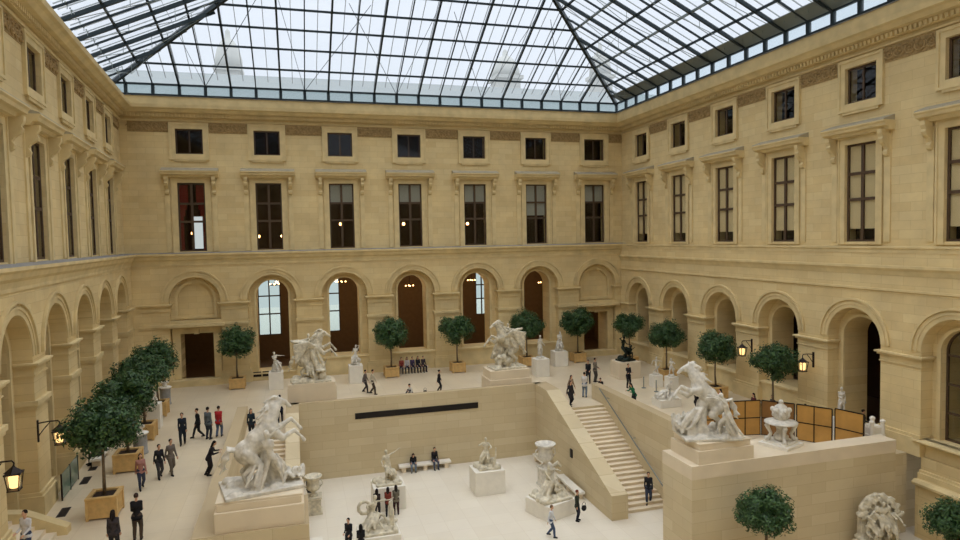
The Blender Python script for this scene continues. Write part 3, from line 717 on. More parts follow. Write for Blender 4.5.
    def foot(s, m, k, e=0):
        c = s.ar if k < 0 else s.al; t = s.toe[0 if k < 0 else 1]
        m.cap(c-Vector((0,0,.02)), c+t*.13-Vector((0,0,.035)), .038+e, .028+e); m.cap(c-t*.03-Vector((0,0,.03)), c-Vector((0,0,.03)), .034+e)
    def body(s, m, fing, feet=True):
        s.torso(m); s.neckhead(m)
        for k in (-1, 1):
            s.arm(m, k); s.hand(m, fing, k); s.leg(m, k)
            if feet: s.foot(m, k)
def T(x=0, y=0, z=0, rz=0, sc=1, rx=0, ry=0):
    return Matrix.Translation((x,y,z)) @ Matrix.Rotation(rz, 4, 'Z') @ Matrix.Rotation(rx, 4, 'X') @ Matrix.Rotation(ry, 4, 'Y') @ Matrix.Scale(sc, 4)
def merge(dst, src, X): dst.add([X @ Vector(v) for v in src.v], src.f)
def put(dst, fdst, X, **pose):
    f = Fig(**pose); a, b = MB(), MB(); f.body(a, b); merge(dst, a, X); merge(fdst, b, X); return f
def hairdo(f, m, style):
    up, fw = f.up, f.f
    m.ell(f.head+up*.035-fw*.018, (.084,.098,.098), f.R, 12, 9)
    if style == 'long':
        m.cap(f.head-fw*.06, f.neck-fw*.085-Vector((0,0,.06)), .062, .055); m.cap(f.head-fw*.03+f.r*.06, f.neck+f.r*.06-fw*.05, .035, .04); m.cap(f.head-fw*.03-f.r*.06, f.neck-f.r*.06-fw*.05, .035, .04)
    if style == 'bun': m.ell(f.head-fw*.11+up*.05, .045)

FIGN = 0
def cmat(rgb):
    n = 'cloth_%d_%d_%d' % rgb; return n if n in MATS else (mat(n, rgb, .9, noise=.08, nscale=12) and n)
def person(label, loc, rz, pose, top, bottom, hair=(30,22,18), style='short', coat=0, skirt=False, skin='skin', shoes=(30,28,28), h=1.70, group=None, bareleg=False):
    f = Fig(**pose); S = h/1.70
    b, fg = MB(), MB(); f.body(b, fg, True); me = remesh(b, .016, 'person', skin, 3, fg)
    o = link('person', me, None, loc, rz); o.scale = (S,S,S); tag(o, label, 'person', group)
    m = MB(); f.torso(m, .012); m.cap(f.p-f.ax*.07-f.t*.07, f.p+f.ax*.07-f.t*.07, .132)
    for k in (-1, 1): f.arm(m, k, .010)
    if coat:
        for k in (-1, 1):
            a, kn = (f.hr_, f.kr) if k < 0 else (f.hl_, f.kl); m.cap(a, a.lerp(kn, coat), .115, .10)
        m.cap(f.p, (f.kr+f.kl)/2*coat+f.p*(1-coat), .13, .12)
    link('coat' if coat else 'jacket', remesh(m, .02, 'jacket', cmat(top), 3), o)
    m = MB(); 
    if skirt:
        m.cap(f.p-f.ax*.07, f.p+f.ax*.07, .13); kc = (f.kr+f.kl)/2; kc = kc.lerp((f.ar+f.al)/2, .3)
        for k in (-1, 1): a, kn = (f.hr_, f.kr) if k < 0 else (f.hl_, f.kl); m.cap(a, kn, .12, .12); m.cap(kn, kn.lerp(f.ar if k < 0 else f.al, .35), .12, .12)
        m.cap(f.p, kc, .14, .15)
        link('skirt', remesh(m, .022, 'skirt', cmat(bottom), 3), o)
    else:
        m.cap(f.p-f.ax*.06, f.p+f.ax*.06, .12)
        for k in (-1, 1): f.leg(m, k, .014)
        link('trousers', remesh(m, .018, 'trousers', cmat(bottom), 2), o)
    m = MB(); hairdo(f, m, style); link('hair', remesh(m, .018, 'hair', cmat(hair), 2), o)
    for k in (-1, 1):
        m = MB(); f.foot(m, k, .012); link('shoe', m.mesh('shoe', cmat(shoes), True), o)
    return o
# poses
STAND = dict()
def walk(p=.22): return dict(pelvis=(0,0,.91), lean=(0,-.05,1), fr=(-.09,-p,.07), fl=(.09,p,.13), hr=(-.20,.16,.80), hl=(.20,-.20,.84))
def sit(fwd=.15, zseat=.45): return dict(pelvis=(0,0,zseat+.11), lean=(0,-fwd,1), fr=(-.13,-.46,.07), fl=(.13,-.43,.07), kr=(-.1,-.6,1), kl=(.1,-.6,1), hr=(-.16,-.34,zseat+.18), hl=(.16,-.34,zseat+.18))
def groundsit(): return dict(pelvis=(0,0,.12), lean=(0,-.35,1), fr=(-.13,-.52,.07), fl=(.13,-.48,.07), kr=(-.1,-.1,1), kl=(.1,-.1,1), hr=(-.14,-.42,.40), hl=(.14,-.40,.38))
CROSS = dict(hr=(.10,-.20,1.14), hl=(-.10,-.22,1.12), er=(-1,.1,-.6), el=(1,.1,-.6))
PHOTO = dict(hr=(-.10,-.30,1.40), hl=(.10,-.30,1.40), er=(-1,0,-.8), el=(1,0,-.8))
HOLD = dict(hr=(-.12,-.26,1.06), hl=(.14,-.24,1.00), er=(-.12,.6,-.8), el=(.12,.6,-.8))
LEANW = dict(pelvis=(0,.0,.90), lean=(0,-.42,1), hr=(-.2,-.46,1.13), hl=(.2,-.46,1.13), er=(-.6,-.1,-1), el=(.6,-.1,-1), fr=(-.1,.05,.07), fl=(.1,.18,.07))
def mixp(a, **k): d = dict(a); d.update(k); return d
GW = 'visitors on the terrace'; GL = 'visitors in the lower court'
# upper terrace, left
person('man in black short-sleeved shirt seen from behind beside the nearest planter', (8.48,-28.06,0), PI, HOLD, (26,26,30), (70,58,48), (60,44,36), h=1.74)
person('woman with long dark hair walking in a pink top and jeans', (7.45,-22.55,0), .4, walk(.18), (168,120,110), (52,58,76), (28,18,16), 'long', h=1.62)
person('person in grey-brown jacket walking toward the camera', (8.42,-21.0,0), .7, walk(.20), (108,98,90), (96,86,74), (40,28,20), h=1.72)
person('person in black coat close behind the grey-brown jacket, left of it', (7.98,-21.35,0), .5, walk(.16), (34,32,36), (60,56,56), (30,22,18), h=1.62)
person('man in dark suit walking alone on the left terrace', (8.19,-16.23,0), .1, walk(.10), (34,40,50), (30,34,42), h=1.78)
person('person in black striding toward the red jacket', (8.83,-15.10,0), -1.3, walk(.28), (28,28,30), (30,28,30), h=1.68)
person('person in grey patterned jumper beside the red jacket', (9.42,-15.6,0), 2.6, mixp(STAND), (92,100,104), (44,50,60), h=1.80)
person('person in bright red jacket and jeans on the left terrace', (9.95,-15.35,0), 2.9, walk(.12), (168,40,44), (86,100,124), h=1.76)
person('woman in long black coat leaning on the stair wall', (10.2,-21.7,0), PI/2, LEANW, (34,30,34), (30,28,30), (24,18,16), 'long', coat=.9, h=1.68)
person('visitor in black at the top of the left stair behind the horse mane', (11.75,-16.15,0), .2, walk(.12), (32,44,52), (28,28,32), style='long', h=1.66)
person('visitor in dark blue by the court parapet behind the horse head', (13.25,-13.6,0), PI, HOLD, (30,36,56), (30,32,44), h=1.70)
# upper terrace, middle
person('man in pale shirt walking beside the winged horse pedestal', (19.45,-8.2,0), 1.2, walk(.2), (196,186,164), (70,58,48), h=1.78)
person('person in grey walking on the far side of the pale shirt', (19.0,-7.5,0), 1.2, walk(.2), (104,96,92), (50,46,46), h=1.66)
person('woman in black standing alone on the back terrace', (24.1,-9.2,0), 1.4, walk(.10), (26,24,28), (30,28,30), style='bun', h=1.60)
person('dark-haired visitor sitting on the terrace floor behind the slot wall', (17.9,-12.3,0), PI/2, groundsit(), (44,36,34), (40,38,40), (26,18,16), 'long', h=1.60)
person('person in white sitting on the terrace floor, right of the walking pair', (22.1,-9.4,0), -1.2, groundsit(), (214,210,202), (60,60,66), (24,18,16), h=1.60)
for i, (x, c, lab) in enumerate([(22.6,(150,70,64),'red top, first from the left'), (23.05,(190,186,190),'white top, second from the left'), (23.5,(70,60,88),'dark purple top, middle of the row'), (23.95,(40,40,46),'black top, second from the right'), (24.4,(56,50,56),'charcoal top, last on the right')]):
    person('visitor sitting on the bench under the back arches, ' + lab, (x,-1.55,0), (i-2)*.12, sit(.1), c, (48,46,54), style='long' if i % 2 else 'short', h=1.64)
# around the head of the right stair
person('woman in tan top walking towards the head of the stairs', (32.15,-14.3,0), .4, walk(.12), (148,124,100), (72,62,56), style='long', h=1.62)
person('person in black coat at the top of the right stair', (31.35,-16.0,0), .3, walk(.10), (36,34,38), (34,34,38), style='long', coat=.6, h=1.64)
person('man in black in the pair talking above the stairs', (35.25,-10.5,0), -.6, HOLD, (30,30,34), (40,40,46), h=1.74)
person('man in grey shirt in the pair talking above the stairs', (35.95,-10.2,0), .6, HOLD, (122,112,98), (70,66,62), h=1.78)
person('person in white shirt and pale jeans at the head of the stair wall', (33.2,-14.2,0), 2.4, HOLD, (206,202,196), (108,122,138), h=1.70)
person('visitor in black sitting on the floor at the head of the stair wall', (35.4,-12.4,0), -.9, groundsit(), (30,28,30), (40,38,42), h=1.6)
person('man in dark suit with folded arms in front of the bronze group', (37.35,-12.75,0), .1, CROSS, (32,30,34), (30,28,32), h=1.72)
person('person in green jacket bending over the stair parapet', (35.1,-17.6,0), -1.5, LEANW, (34,110,70), (40,44,48), (28,20,18), 'long', h=1.60)
person('visitor in red behind the right horse', (38.6,-21.6,0), -PI/2, mixp(HOLD), (170,36,44), (36,32,36), style='long', h=1.72)
person('visitor in black behind the right horse, left of the red one', (37.5,-20.8,0), PI/2, mixp(HOLD), (34,28,30), (36,32,36), style='long', h=1.70)
person('seated visitor in dark red behind the wooden screens', (41.0,-21.6,0), -PI/2, sit(.1), (84,34,40), (36,34,38), style='long', h=1.64)
person('seated visitor in grey behind the wooden screens, beside the dark red one', (41.7,-22.4,0), -PI/2, sit(.1), (70,70,76), (36,34,38), h=1.64)
person('visitor in black leaning forward at the reception behind the screens', (42.2,-24.3,0), -.6, sit(.5), (34,30,32), (36,34,38), h=1.66)
person('person in black standing by the white kiosk at the right', (42.9,-27.6,0), 1.2, HOLD, (30,30,34), (34,34,38), h=1.62)
# bottom left corner
person('man in white shirt holding a black coat at the bottom left corner', (5.2,-28.9,.16), -.4, HOLD, (206,204,204), (58,66,88), h=1.74)
person('dark-haired person at the bottom edge, left of the man in black', (7.95,-29.1,0), PI, mixp(STAND), (58,52,54), (40,40,44), (26,18,16), 'long', h=1.6)
person('first of the visitors resting at the foot of the left arcade', (4.6,-18.0,0), -1.2, sit(.3,.42), (40,44,56), (34,34,40), h=1.66)
person('second of the visitors resting at the foot of the left arcade, farther back', (4.62,-17.2,0), -1.3, sit(.3,.42), (48,40,40), (54,58,70), h=1.62)
# lower court
person('man in dark clothes going down the last steps of the right stair', (32.7,-23.35,-3.74), -.5, walk(.12), (30,32,40), (58,64,80), h=1.78)
person('woman in dark green with a black bag near the crouching statue', (28.25,-23.75,LOW), .9, mixp(STAND), (48,52,42), (34,36,48), (110,54,34), h=1.62)
person('person in white top and blue jeans walking past the crouching statue', (26.27,-25.0,LOW), 1.0, walk(.2), (208,210,214), (64,78,104), (110,84,60), h=1.60)
person('first of three women standing below the raised-arm statue, leftmost', (18.25,-20.1,LOW), 2.8, HOLD, (48,38,36), (40,36,38), (30,20,16), 'long', h=1.58)
person('woman in dark red top, middle of the three below the raised-arm statue', (18.85,-20.05,LOW), 2.9, HOLD, (122,56,46), (36,34,40), (30,20,16), 'long', h=1.58)
person('woman in grey cardigan, rightmost of three women below the raised-arm statue', (19.3,-19.95,LOW), PI, HOLD, (110,104,90), (60,34,34), (30,20,16), 'long', h=1.60)
person('person in black at the bottom edge left of the seated statue', (16.5,-23.4,LOW), -.5, HOLD, (32,30,34), (34,34,40), (24,18,16), h=1.62)
person('dark-haired woman in black at the bottom edge touching the seated statue plinth', (17.0,-24.3,LOW), PI, HOLD, (30,28,32), (34,34,40), (24,18,16), 'long', h=1.62)
person('visitor bending forward on the bench by the court back wall', (21.35,-13.55,LOW), -.1, sit(.75), (30,28,32), (112,124,136), style='long', h=1.68)
person('visitor in black sitting upright on the bench by the court back wall', (22.75,-13.55,LOW), .1, sit(.15), (32,30,34), (70,76,92), h=1.72)
person('visitor standing behind the left marble urn', (14.8,-16.9,LOW), 2.4, mixp(STAND), (44,40,44), (40,40,46), style='long', h=1.62)

def bag(label, loc, rgb):
    t = MB(); t.ell((0,0,.16), (.15,.06,.16), n=10, m=8); o = t.build('shoulder_bag', cmat(rgb), None, True, loc); tag(o, label, 'bag')
    m = MB(); m.tube([(-.11,0,.24),(-.08,0,.42),(0,0,.5),(.08,0,.42),(.11,0,.24)], .012, 6); m.build('strap', cmat(rgb), o, True)
bag('black shoulder bag hanging beside the woman in dark green', (28.62,-23.8,LOW+.5), (26,24,26))
bag('black bag lying on the terrace floor by the person in white', (23.0,-9.6,0), (30,28,30))

# ------------------------------------------------------------------ horses and statue groups
def horse(m, wings=False, turn=0):
    """rearing horse facing +X, hind hooves at the origin plane; turn swings the head sideways"""
    m.cap((-.45,0,1.46), (.32,0,2.28), .39, .36, 14); m.ell((-.52,0,1.42), (.43,.37,.47), n=14, m=9); m.ell((.38,0,2.28), (.35,.34,.46), n=14, m=9)
    m.ell((-.1,0,1.82), (.42,.40,.44), n=14, m=9)
    for s in (-1, 1):
        m.cap((-.50,s*.22,1.40), (-.16,s*.27,1.02), .27, .18); m.cap((-.16,s*.27,1.02), (-.64,s*.27,.62), .155, .09); m.cap((-.64,s*.27,.62), (-.52,s*.27,.16), .08, .062); m.cap((-.52,s*.27,.16), (-.42,s*.27,.05), .075, .10)
        z = .16*s
        m.cap((.42,s*.22,2.20), (.80,s*.25,1.98+z), .20, .135); m.cap((.80,s*.25,1.98+z), (1.26,s*.26,2.22+z), .115, .085); m.cap((1.26,s*.26,2.22+z), (1.52,s*.26,1.92+z), .072, .055); m.cap((1.52,s*.26,1.92+z), (1.62,s*.26,1.78+z), .065, .085)
        m.ell((.42,s*.22,2.22), (.22,.14,.30), n=10, m=7)
    p0, p1, p2 = Vector((.38,0,2.48)), Vector((.60,turn*.15,2.90)), Vector((.76,turn*.30,3.18))
    m.cap(p0, p1, .31, .235, 12); m.cap(p1, p2, .235, .155, 12)
    p3 = p2+Vector((.24,turn*.15,-.08)); p4 = p3+Vector((.22,turn*.10,-.20))
    m.cap(p2+Vector((0,0,.03)), p3, .145, .105, 12); m.cap(p3, p4, .10, .075, 12); m.ell((p2+p3)/2-Vector((0,0,.08)), (.14,.09,.13)); m.ell(p4+Vector((.02,0,-.02)), (.07,.065,.06))
    for s in (-1, 1): m.cap(p2+Vector((-.02,s*.08,.10)), p2+Vector((.0,s*.10,.27)), .04, .015, 6); m.ell(p3+Vector((-.03,s*.09,.05)), .03, n=6, m=5)
    for i in range(26):   # mane in locks
        t = i/25; a = Vector((.22,0,2.55)).lerp(p2+Vector((-.02,0,.14)), t); d = Vector((-.36-.12*math.sin(i*2.3), .20*math.sin(i*1.7), -.12+.16*math.cos(i*1.3)))
        m.tube([a, a+d*.5+Vector((0,.06*math.sin(i),.09)), a+d], [.075,.06,.02], 7)
    for k in range(4):
        o = .05*k; m.tube([(-.84,0,1.56),(-1.14,o-.08,1.60+o*.5),(-1.34+o,.04-o,1.30),(-1.30-o,.06+o,.96),(-1.48+o*2,.02,.72+o)], [.09,.09,.09,.07,.025], 7)
    if wings:
        for s in (-1, 1):
            for i in range(12):
                a = Vector((.15-.05*i,s*.32,2.30)); L = 1.45-.07*i
                m.tube([a, a+Vector((-.22*L,s*.36,.26*L-.05*i)), a+Vector((-.90*L,s*.52,.16*L-.10*i))], [.10,.095,.03], 7)
            m.cap((.15,s*.34,2.35), (-.15,s*.62,2.62), .12, .08)
def rocks(m, rx, ry, h, n, seed=1):
    r = random.Random(seed)
    m.box(-rx, rx, -ry, ry, 0, h*.45)
    for i in range(n):
        m.ell((r.uniform(-rx*.85,rx*.85), r.uniform(-ry*.8,ry*.8), h*.45), (r.uniform(.16,.34), r.uniform(.16,.30), r.uniform(.10,h)), n=8, m=6)
def drape(m, a, b, r, n=5, spread=.1, seed=0):
    q = random.Random(seed); a = Vector(a); b = Vector(b)
    for i in range(n):
        o = Vector((q.uniform(-spread,spread), q.uniform(-spread,spread), 0)); o2 = o*1.8
        mid = a.lerp(b,.5)+o*1.4+Vector((q.uniform(-.04,.04),q.uniform(-.04,.04),0)); m.tube([a+o, mid, b+o2], [r*.7, r, r*.6], 7)
GROUPM = 'marble groups on the court walls'
def statue(name, label, cat, loc, rz, mb, fg, vox, mt='marble', sc=1.0, sm=3, amp=.018):
    me = remesh(mb, vox, name, mt, sm, fg if fg.v else None)
    if amp:
        cs = [v.co.copy() for v in me.vertices]; ns = [v.normal.copy() for v in me.vertices]; fl_ = []
        for c_, n_ in zip(cs, ns): fl_ += list(c_+n_*(noise.noise(c_*7.0)*.6+noise.noise(c_*15.0)*.4)*amp)
        me.vertices.foreach_set('co', fl_)
    fl_ = [0.0]*(3*len(me.vertices)); me.vertices.foreach_get('co', fl_)
    for i_ in range(2, len(fl_), 3): fl_[i_] = max(0.0, fl_[i_])
    me.vertices.foreach_set('co', fl_); me.update()
    o = link(name, me, None, loc, rz); o.scale = (sc,)*3
    return tag(o, label, cat)
# left rearing horse with groom
m, g = MB(), MB(); horse(m, turn=.5); rocks(m, 1.42, 1.0, .30, 18, 3)
merge(m, (lambda q: (rocks(q, .5,.35,.7,7,5), q)[1])(MB()), T(.30,.1,.1)); m.cap((.35,.05,.3), (.15,0,1.5), .32, .24)
put(m, g, T(.28,-.72,.18,2.5,1.26), pelvis=(0,0,.90), lean=(.18,.10,1), hl=(-.34,-.15,1.85), hr=(.28,-.35,1.35), fr=(-.22,-.25,.07), fl=(.20,.26,.07), look=(-.3,-1,.6), wide=1.08)
for i in range(12): m.tube([(.75+.07*i,-.5+.12*(i%5),.25),(.9+.06*i,-.45+.1*(i%4),.50+.05*(i%3)),(1.15+.03*i,-.6+.12*(i%6),.3)], [.08,.10,.05], 7)
drape(m, (.35,-.55,1.3), (.75,-.35,.4), .10, 8, .16, 51); drape(m, (-.1,-.3,1.0), (-.45,-.5,.3), .08, 6, .14, 52)
statue('rearing_horse_statue', 'marble rearing horse and groom on the left court wall, forelegs to the right', 'statue', (13.0,-29.6,2.05), .22, m, g, .032, sc=.96)
# right rearing horse with groom
m, g = MB(), MB(); horse(m, turn=-.5); rocks(m, 1.30, .98, .30, 18, 8)
merge(m, (lambda q: (rocks(q, .5,.4,.9,8,6), q)[1])(MB()), T(.55,.1,.1)); m.cap((.4,0,.3), (.2,0,1.5), .36, .26)
put(m, g, T(-.62,.98,.14,1.5,1.28), pelvis=(0,0,.84), lean=(.0,-.38,1), hl=(.12,-.62,1.55), hr=(-.25,-.58,1.38), fr=(-.26,-.22,.07), fl=(.20,.50,.07), look=(0,-1,.7), wide=1.08)
drape(m, (-.6,.7,1.2), (-.95,.8,.3), .12, 8, .14, 3)
for i in range(20): m.tube([(.5+.05*i,-.5+.13*(i%8),.25),(.75+.04*i,-.3+.1*(i%6),.70+.12*(i%4)),(1.15+.02*i,.4-.12*(i%7),.40+.1*(i%3))], [.09,.12,.05], 7)
drape(m, (.5,.4,1.4), (1.1,.2,.5), .11, 9, .2, 61)
statue('rearing_horse_statue', 'marble rearing horse and groom on the right court wall, facing left', 'statue', (32.15,-29.35,1.90), PI-.25, m, g, .032, sc=.98)
# winged horse groups
def pegasus(name, label, loc, rz, mirror, seed, sc):
    m, g = MB(), MB(); horse(m, True); rocks(m, 1.25, .75, .28, 12, seed); q = random.Random(seed)
    f = put(m, g, T(-.12,0,1.98,PI/2,1.06), pelvis=(0,0,.30), lean=(0,.05,1), hr=(-.42,-.45,1.0), hl=(.35,-.25,.62), er=(-1,0,0), el=(1,0,-.3), fr=(-.42,-.12,-.42), fl=(.42,-.12,-.42), kr=(-1,-.6,0), kl=(1,-.6,0))
    drape(m, (-.2,0,2.5), (-1.1,.1,2.7), .11, 6, .12, seed); drape(m, (-.1,.3,2.3), (-.5,.45,1.4), .12, 5, .12, seed+1)
    m.tube([(.35,.42*mirror,2.85),(.75,.5*mirror,3.15),(.95,.5*mirror,3.25)], [.03,.035,.11], 8)
    for i in range(26):   # trophy of arms under the belly
        a = Vector((q.uniform(-.35,.85), q.uniform(-.45,.45), q.uniform(.25,.95))); m.ell(a, (q.uniform(.14,.28), q.uniform(.12,.24), q.uniform(.14,.28)), Matrix.Rotation(q.uniform(0,3), 3, 'Y'), 9, 6)
    for i in range(10): m.cap((q.uniform(-.3,.9),q.uniform(-.4,.4),.3), (q.uniform(-.2,1.2),q.uniform(-.5,.5),1.5), .045, .03, 6)
    m.lathe([(.0,0),(.30,.02),(.34,.08),(.28,.16),(.0,.2)], (.55,-.5,.7), 14)
    drape(m, (.2,-.3,2.0), (.6,-.4,.6), .11, 8, .18, seed+3); drape(m, (-.3,.2,1.8), (-.2,-.45,.5), .10, 8, .18, seed+4)
    statue(name, label, 'statue', loc, rz, m, g, .03, 'marble_old', sc, amp=.028)
pegasus('winged_horse_statue', 'marble rider on winged horse facing right, above and left of the court slot', (15.2,-12.02,2.12), .0, -1, 11, .97)
pegasus('winged_horse_statue', 'marble rider on winged horse facing left, on the court corner', (28.45,-11.75,1.95), PI+.12, 1, 23, .99)
# pedestals for those four
def pedestal(label, loc, tiers, mt='pedestal_white', rz=0, name='pedestal', group=None):
    """tiers = [(half x, half y, height)] from the floor up"""
    o = thing(name, label, 'pedestal', loc, rz, group); z = 0
    for i, (hx, hy, h) in enumerate(tiers):
        m = MB(); m.box(-hx, hx, -hy, hy, z, z+h); ob = m.build(['base', 'dado', 'cap', 'plinth'][min(i, 3)] if len(tiers) > 1 else 'block', mt, o); 
        bv = ob.modifiers.new('b', 'BEVEL'); bv.width = .012; bv.segments = 1
        z += h
    return o
pedestal('two-stepped stone pedestal under the left rearing horse', (13.0,-29.65,1.0), [(1.50,1.22,.72),(1.42,1.12,.25),(1.46,1.10,.08)], 'pedestal_tan')
pedestal('two-stepped stone pedestal under the right rearing horse', (32.4,-29.35,1.0), [(1.42,1.08,.60),(1.30,1.00,.24),(1.34,1.02,.06)], 'pedestal_tan')
pedestal('tan block pedestal under the left winged horse', (15.2,-12.05,0), [(1.50,.74,1.90),(1.44,.74,.22)], 'pedestal_tan')
pedestal('stone block pedestal under the winged horse at the court corner', (28.38,-11.75,0), [(1.52,1.02,1.35),(1.42,.94,.60)], 'pedestal_tan')

def simple_statue(label, loc, rz, pose, sc=1.0, base=.10, extra=None, mt='marble', vox=.022, name='marble_statue', br=.34):
    m, g = MB(), MB(); f = put(m, g, T(0,0,base), **pose); m.lathe([(br,0),(br,base),(br*.9,base+.05),(.02,base+.07)], (0,0,0), 16)
    if extra: extra(m, f, base)
    return statue(name, label, 'statue', loc, rz, m, g, vox, mt, sc)
def ex_drape(m, f, b):
    p = f.p+Vector((0,0,b)); drape(m, p+Vector((-.1,.02,.02)), p+Vector((-.16,.06,-.75)), .07, 5, .07, 2); drape(m, p+Vector((.1,-.04,0)), p+Vector((-.12,-.10,-.25)), .06, 4, .05, 5); m.cap((.16,.14,b), (.14,.12,b+.62), .11, .08)
def ex_seat(m, f, b):
    m.cap((0,.05,b), (0,.05,b+.30), .26, .24); m.ell((.1,.1,b+.2), (.3,.28,.25)); drape(m, (0,-.1,b+.55), (.05,-.32,b+.12), .08, 6, .16, 4)
SEAT = dict(pelvis=(0,.05,.58), lean=(.12,-.05,1), fr=(-.16,-.42,.07), fl=(.16,-.30,.10), kr=(-.2,-.6,1), kl=(.3,-.6,1))
pedestal('white pedestal left of the left winged horse', (12.75,-3.7,0), [(.52,.52,1.3)])
simple_statue('small marble seated figure on the white pedestal left of the left winged horse', (12.75,-3.7,1.30), .5, mixp(SEAT, hl=(.45,-.2,1.0), hr=(-.1,-.4,.75), lean=(-.25,-.2,1)), 1.05, extra=ex_seat)
pedestal('white pedestal right of the left winged horse', (18.65,-3.8,0), [(.52,.52,1.4)])
simple_statue('small marble standing figure with raised arm, right of the left winged horse', (18.65,-3.8,1.40), -.3, mixp(SEAT, hl=(.3,-.25,1.35), lean=(.1,0,1)), 1.05, extra=ex_seat)
pedestal('white pedestal just right of the winged horse on the court corner', (32.95,-6.6,0), [(.56,.54,1.4)])
simple_statue('marble draped youth standing just right of the winged horse on the court corner', (32.95,-6.6,1.40), .2, mixp(STAND, hl=(.22,-.18,1.0), hr=(-.28,-.1,.86), fr=(-.12,-.12,.07)), 1.0, extra=ex_drape)
pedestal('white pedestal farther back, beside the wooden tree box', (35.9,-3.4,0), [(.58,.54,1.28)])
simple_statue('marble seated woman on the pedestal farther back beside the wooden tree box', (35.9,-3.4,1.28), -.3, mixp(SEAT, hr=(.05,-.2,1.15), hl=(.15,-.38,.7)), 1.12, extra=ex_seat)
# bronze
m, g = MB(), MB(); rocks(m, .62, .5, .3, 8, 4)
put(m, g, T(-.18,0,.15,.3,1.12), pelvis=(0,.05,.80), lean=(.05,-.1,1), hr=(-.40,-.15,1.55), hl=(.30,-.30,1.0), fr=(-.2,-.25,.07), fl=(.2,.1,.25), kl=(.3,-.8,.4))
put(m, g, T(.28,-.05,.2,-.6,.95), pelvis=(0,0,.35), lean=(.3,-.4,1), fr=(-.2,-.5,.07), fl=(.25,-.45,.07), kr=(-.2,-.3,1), kl=(.3,-.3,1), hl=(.45,-.1,.85), hr=(-.3,-.3,.8))
drape(m, (.1,.1,1.0), (.55,.1,.5), .13, 6, .14, 6); m.cap((.4,.1,.5), (.72,.1,1.1), .12, .05)
statue('bronze_statue', 'dark bronze group of struggling figures on a pale pedestal', 'statue', (38.95,-9.4,1.28), .2, m, g, .028, 'bronze')
pedestal('pale square pedestal under the dark bronze group', (38.95,-9.4,0), [(1.0,.85,.12),(.90,.76,1.16)], 'pedestal_tan')
# small leaping pair near the barrier posts
def ex_bird(m, f, b): m.cap((.22,0,b), (.25,.0,b+.5), .05,.04); m.ell((.25,-.05,b+.62), (.13,.2,.13)); m.tube([(.25,-.2,b+.7),(.26,-.3,b+.95),(.24,-.38,b+.98)], [.05,.04,.02], 7)
for i, (x, y, lab, rz) in enumerate([(39.4,-13.1,'first running child statue on the low white pedestal, farther from the horse', .6), (40.1,-14.0,'second running child statue on the low white pedestal, nearer the horse', -.9)]):
    pedestal('low white pedestal, ' + ('farther' if i == 0 else 'nearer') + ' of the pair behind the barrier posts', (x,y,0), [(.36,.36,.88)])
    simple_statue(lab, (x,y,.88), rz, mixp(walk(.30), hl=(.4,-.35,1.25), hr=(-.35,.25,1.1)), .72, extra=ex_bird)
# reclining groups on the terrace behind the right horse
pedestal('low white pedestal behind the forelegs of the right horse', (37.2,-18.0,0), [(.75,.55,.5)])
m, g = MB(), MB(); rocks(m, .7, .45, .3, 8, 9); put(m, g, T(0,0,.1,.5,.95), pelvis=(0,0,.35), lean=(.6,-.1,1), fr=(-.6,-.4,.1), fl=(-.4,-.5,.1), kr=(0,-.3,1), kl=(0,-.3,1), hr=(-.3,-.3,.7), hl=(.5,-.1,.4)); drape(m,(-.1,0,.5),(-.5,-.2,.2),.1,6,.15,7)
statue('reclining_statue', 'marble reclining figure low behind the forelegs of the right horse', 'statue', (37.2,-18.0,.5), -.3, m, g, .028)
# lower court sculptures
pedestal('white block pedestal under the statue with raised arm in the court', (19.05,-18.55,LOW), [(.88,.78,1.30)])
m, g = MB(), MB(); rocks(m, .72, .6, .24, 12, 12)
put(m, g, T(0,0,.18,.2,1.10), pelvis=(0,0,.80), lean=(-.12,-.05,1), hl=(.62,-.15,1.58), hr=(-.32,-.18,.90), el=(.5,.2,-.5), fr=(-.20,-.28,.07), fl=(.16,.22,.07), look=(.5,-1,.1))
drape(m, (.05,.02,1.35), (.15,.05,.35), .10, 7, .13, 8); drape(m, (-.1,-.1,1.0), (.25,-.25,.5), .09, 5, .09, 9); m.ell((.30,.1,.42), (.25,.3,.35)); m.cap((.12,.1,.3), (.1,.15,1.0), .16, .1)
statue('marble_statue', 'marble figure with arm raised to the right on a white block in the court', 'statue', (19.05,-18.55,LOW+1.30), 0, m, g, .026, 'marble_old', .98)
pedestal('white block pedestal in the middle of the court below the corner', (24.95,-18.3,LOW), [(.90,.72,1.38)])
m, g = MB(), MB(); rocks(m, .62, .5, .22, 10, 15)
put(m, g, T(-.05,.05,.16,-.5,1.10), pelvis=(0,.05,.72), lean=(.05,-.15,1), hl=(.35,-.42,1.05), hr=(-.25,-.3,1.15), fr=(-.22,-.35,.07), fl=(.2,-.05,.07), kr=(-.3,-.7,.6), look=(.3,-1,-.1))
drape(m, (0,.05,.9), (-.25,.1,.25), .10, 7, .14, 18); m.cap((.1,.15,.2), (.05,.15,.8), .24, .16); m.tube([(.3,-.4,.2),(.42,-.42,.8),(.45,-.4,1.3)], [.09,.06,.04], 7); m.ell((.35,-.1,.35), (.18,.2,.28))
statue('marble_statue', 'marble seated figure leaning forward on the white block in mid court', 'statue', (24.95,-18.3,LOW+1.38), 0, m, g, .026, 'marble_old', 1.0)
pedestal('low wide white block under the crouching statue near the stairs', (27.35,-22.3,LOW), [(1.0,.95,.82)], rz=.35)
m, g = MB(), MB(); rocks(m, .85, .75, .28, 14, 21)
put(m, g, T(-.05,.05,.18,-.2,1.10), pelvis=(0,.1,.62), lean=(-.08,-.25,1), hl=(.32,-.45,1.20), hr=(-.05,-.48,.75), fr=(-.38,-.40,.07), fl=(.40,-.25,.07), kr=(-.6,-.6,.5), kl=(.8,-.6,.4), look=(.5,-1,-.2))
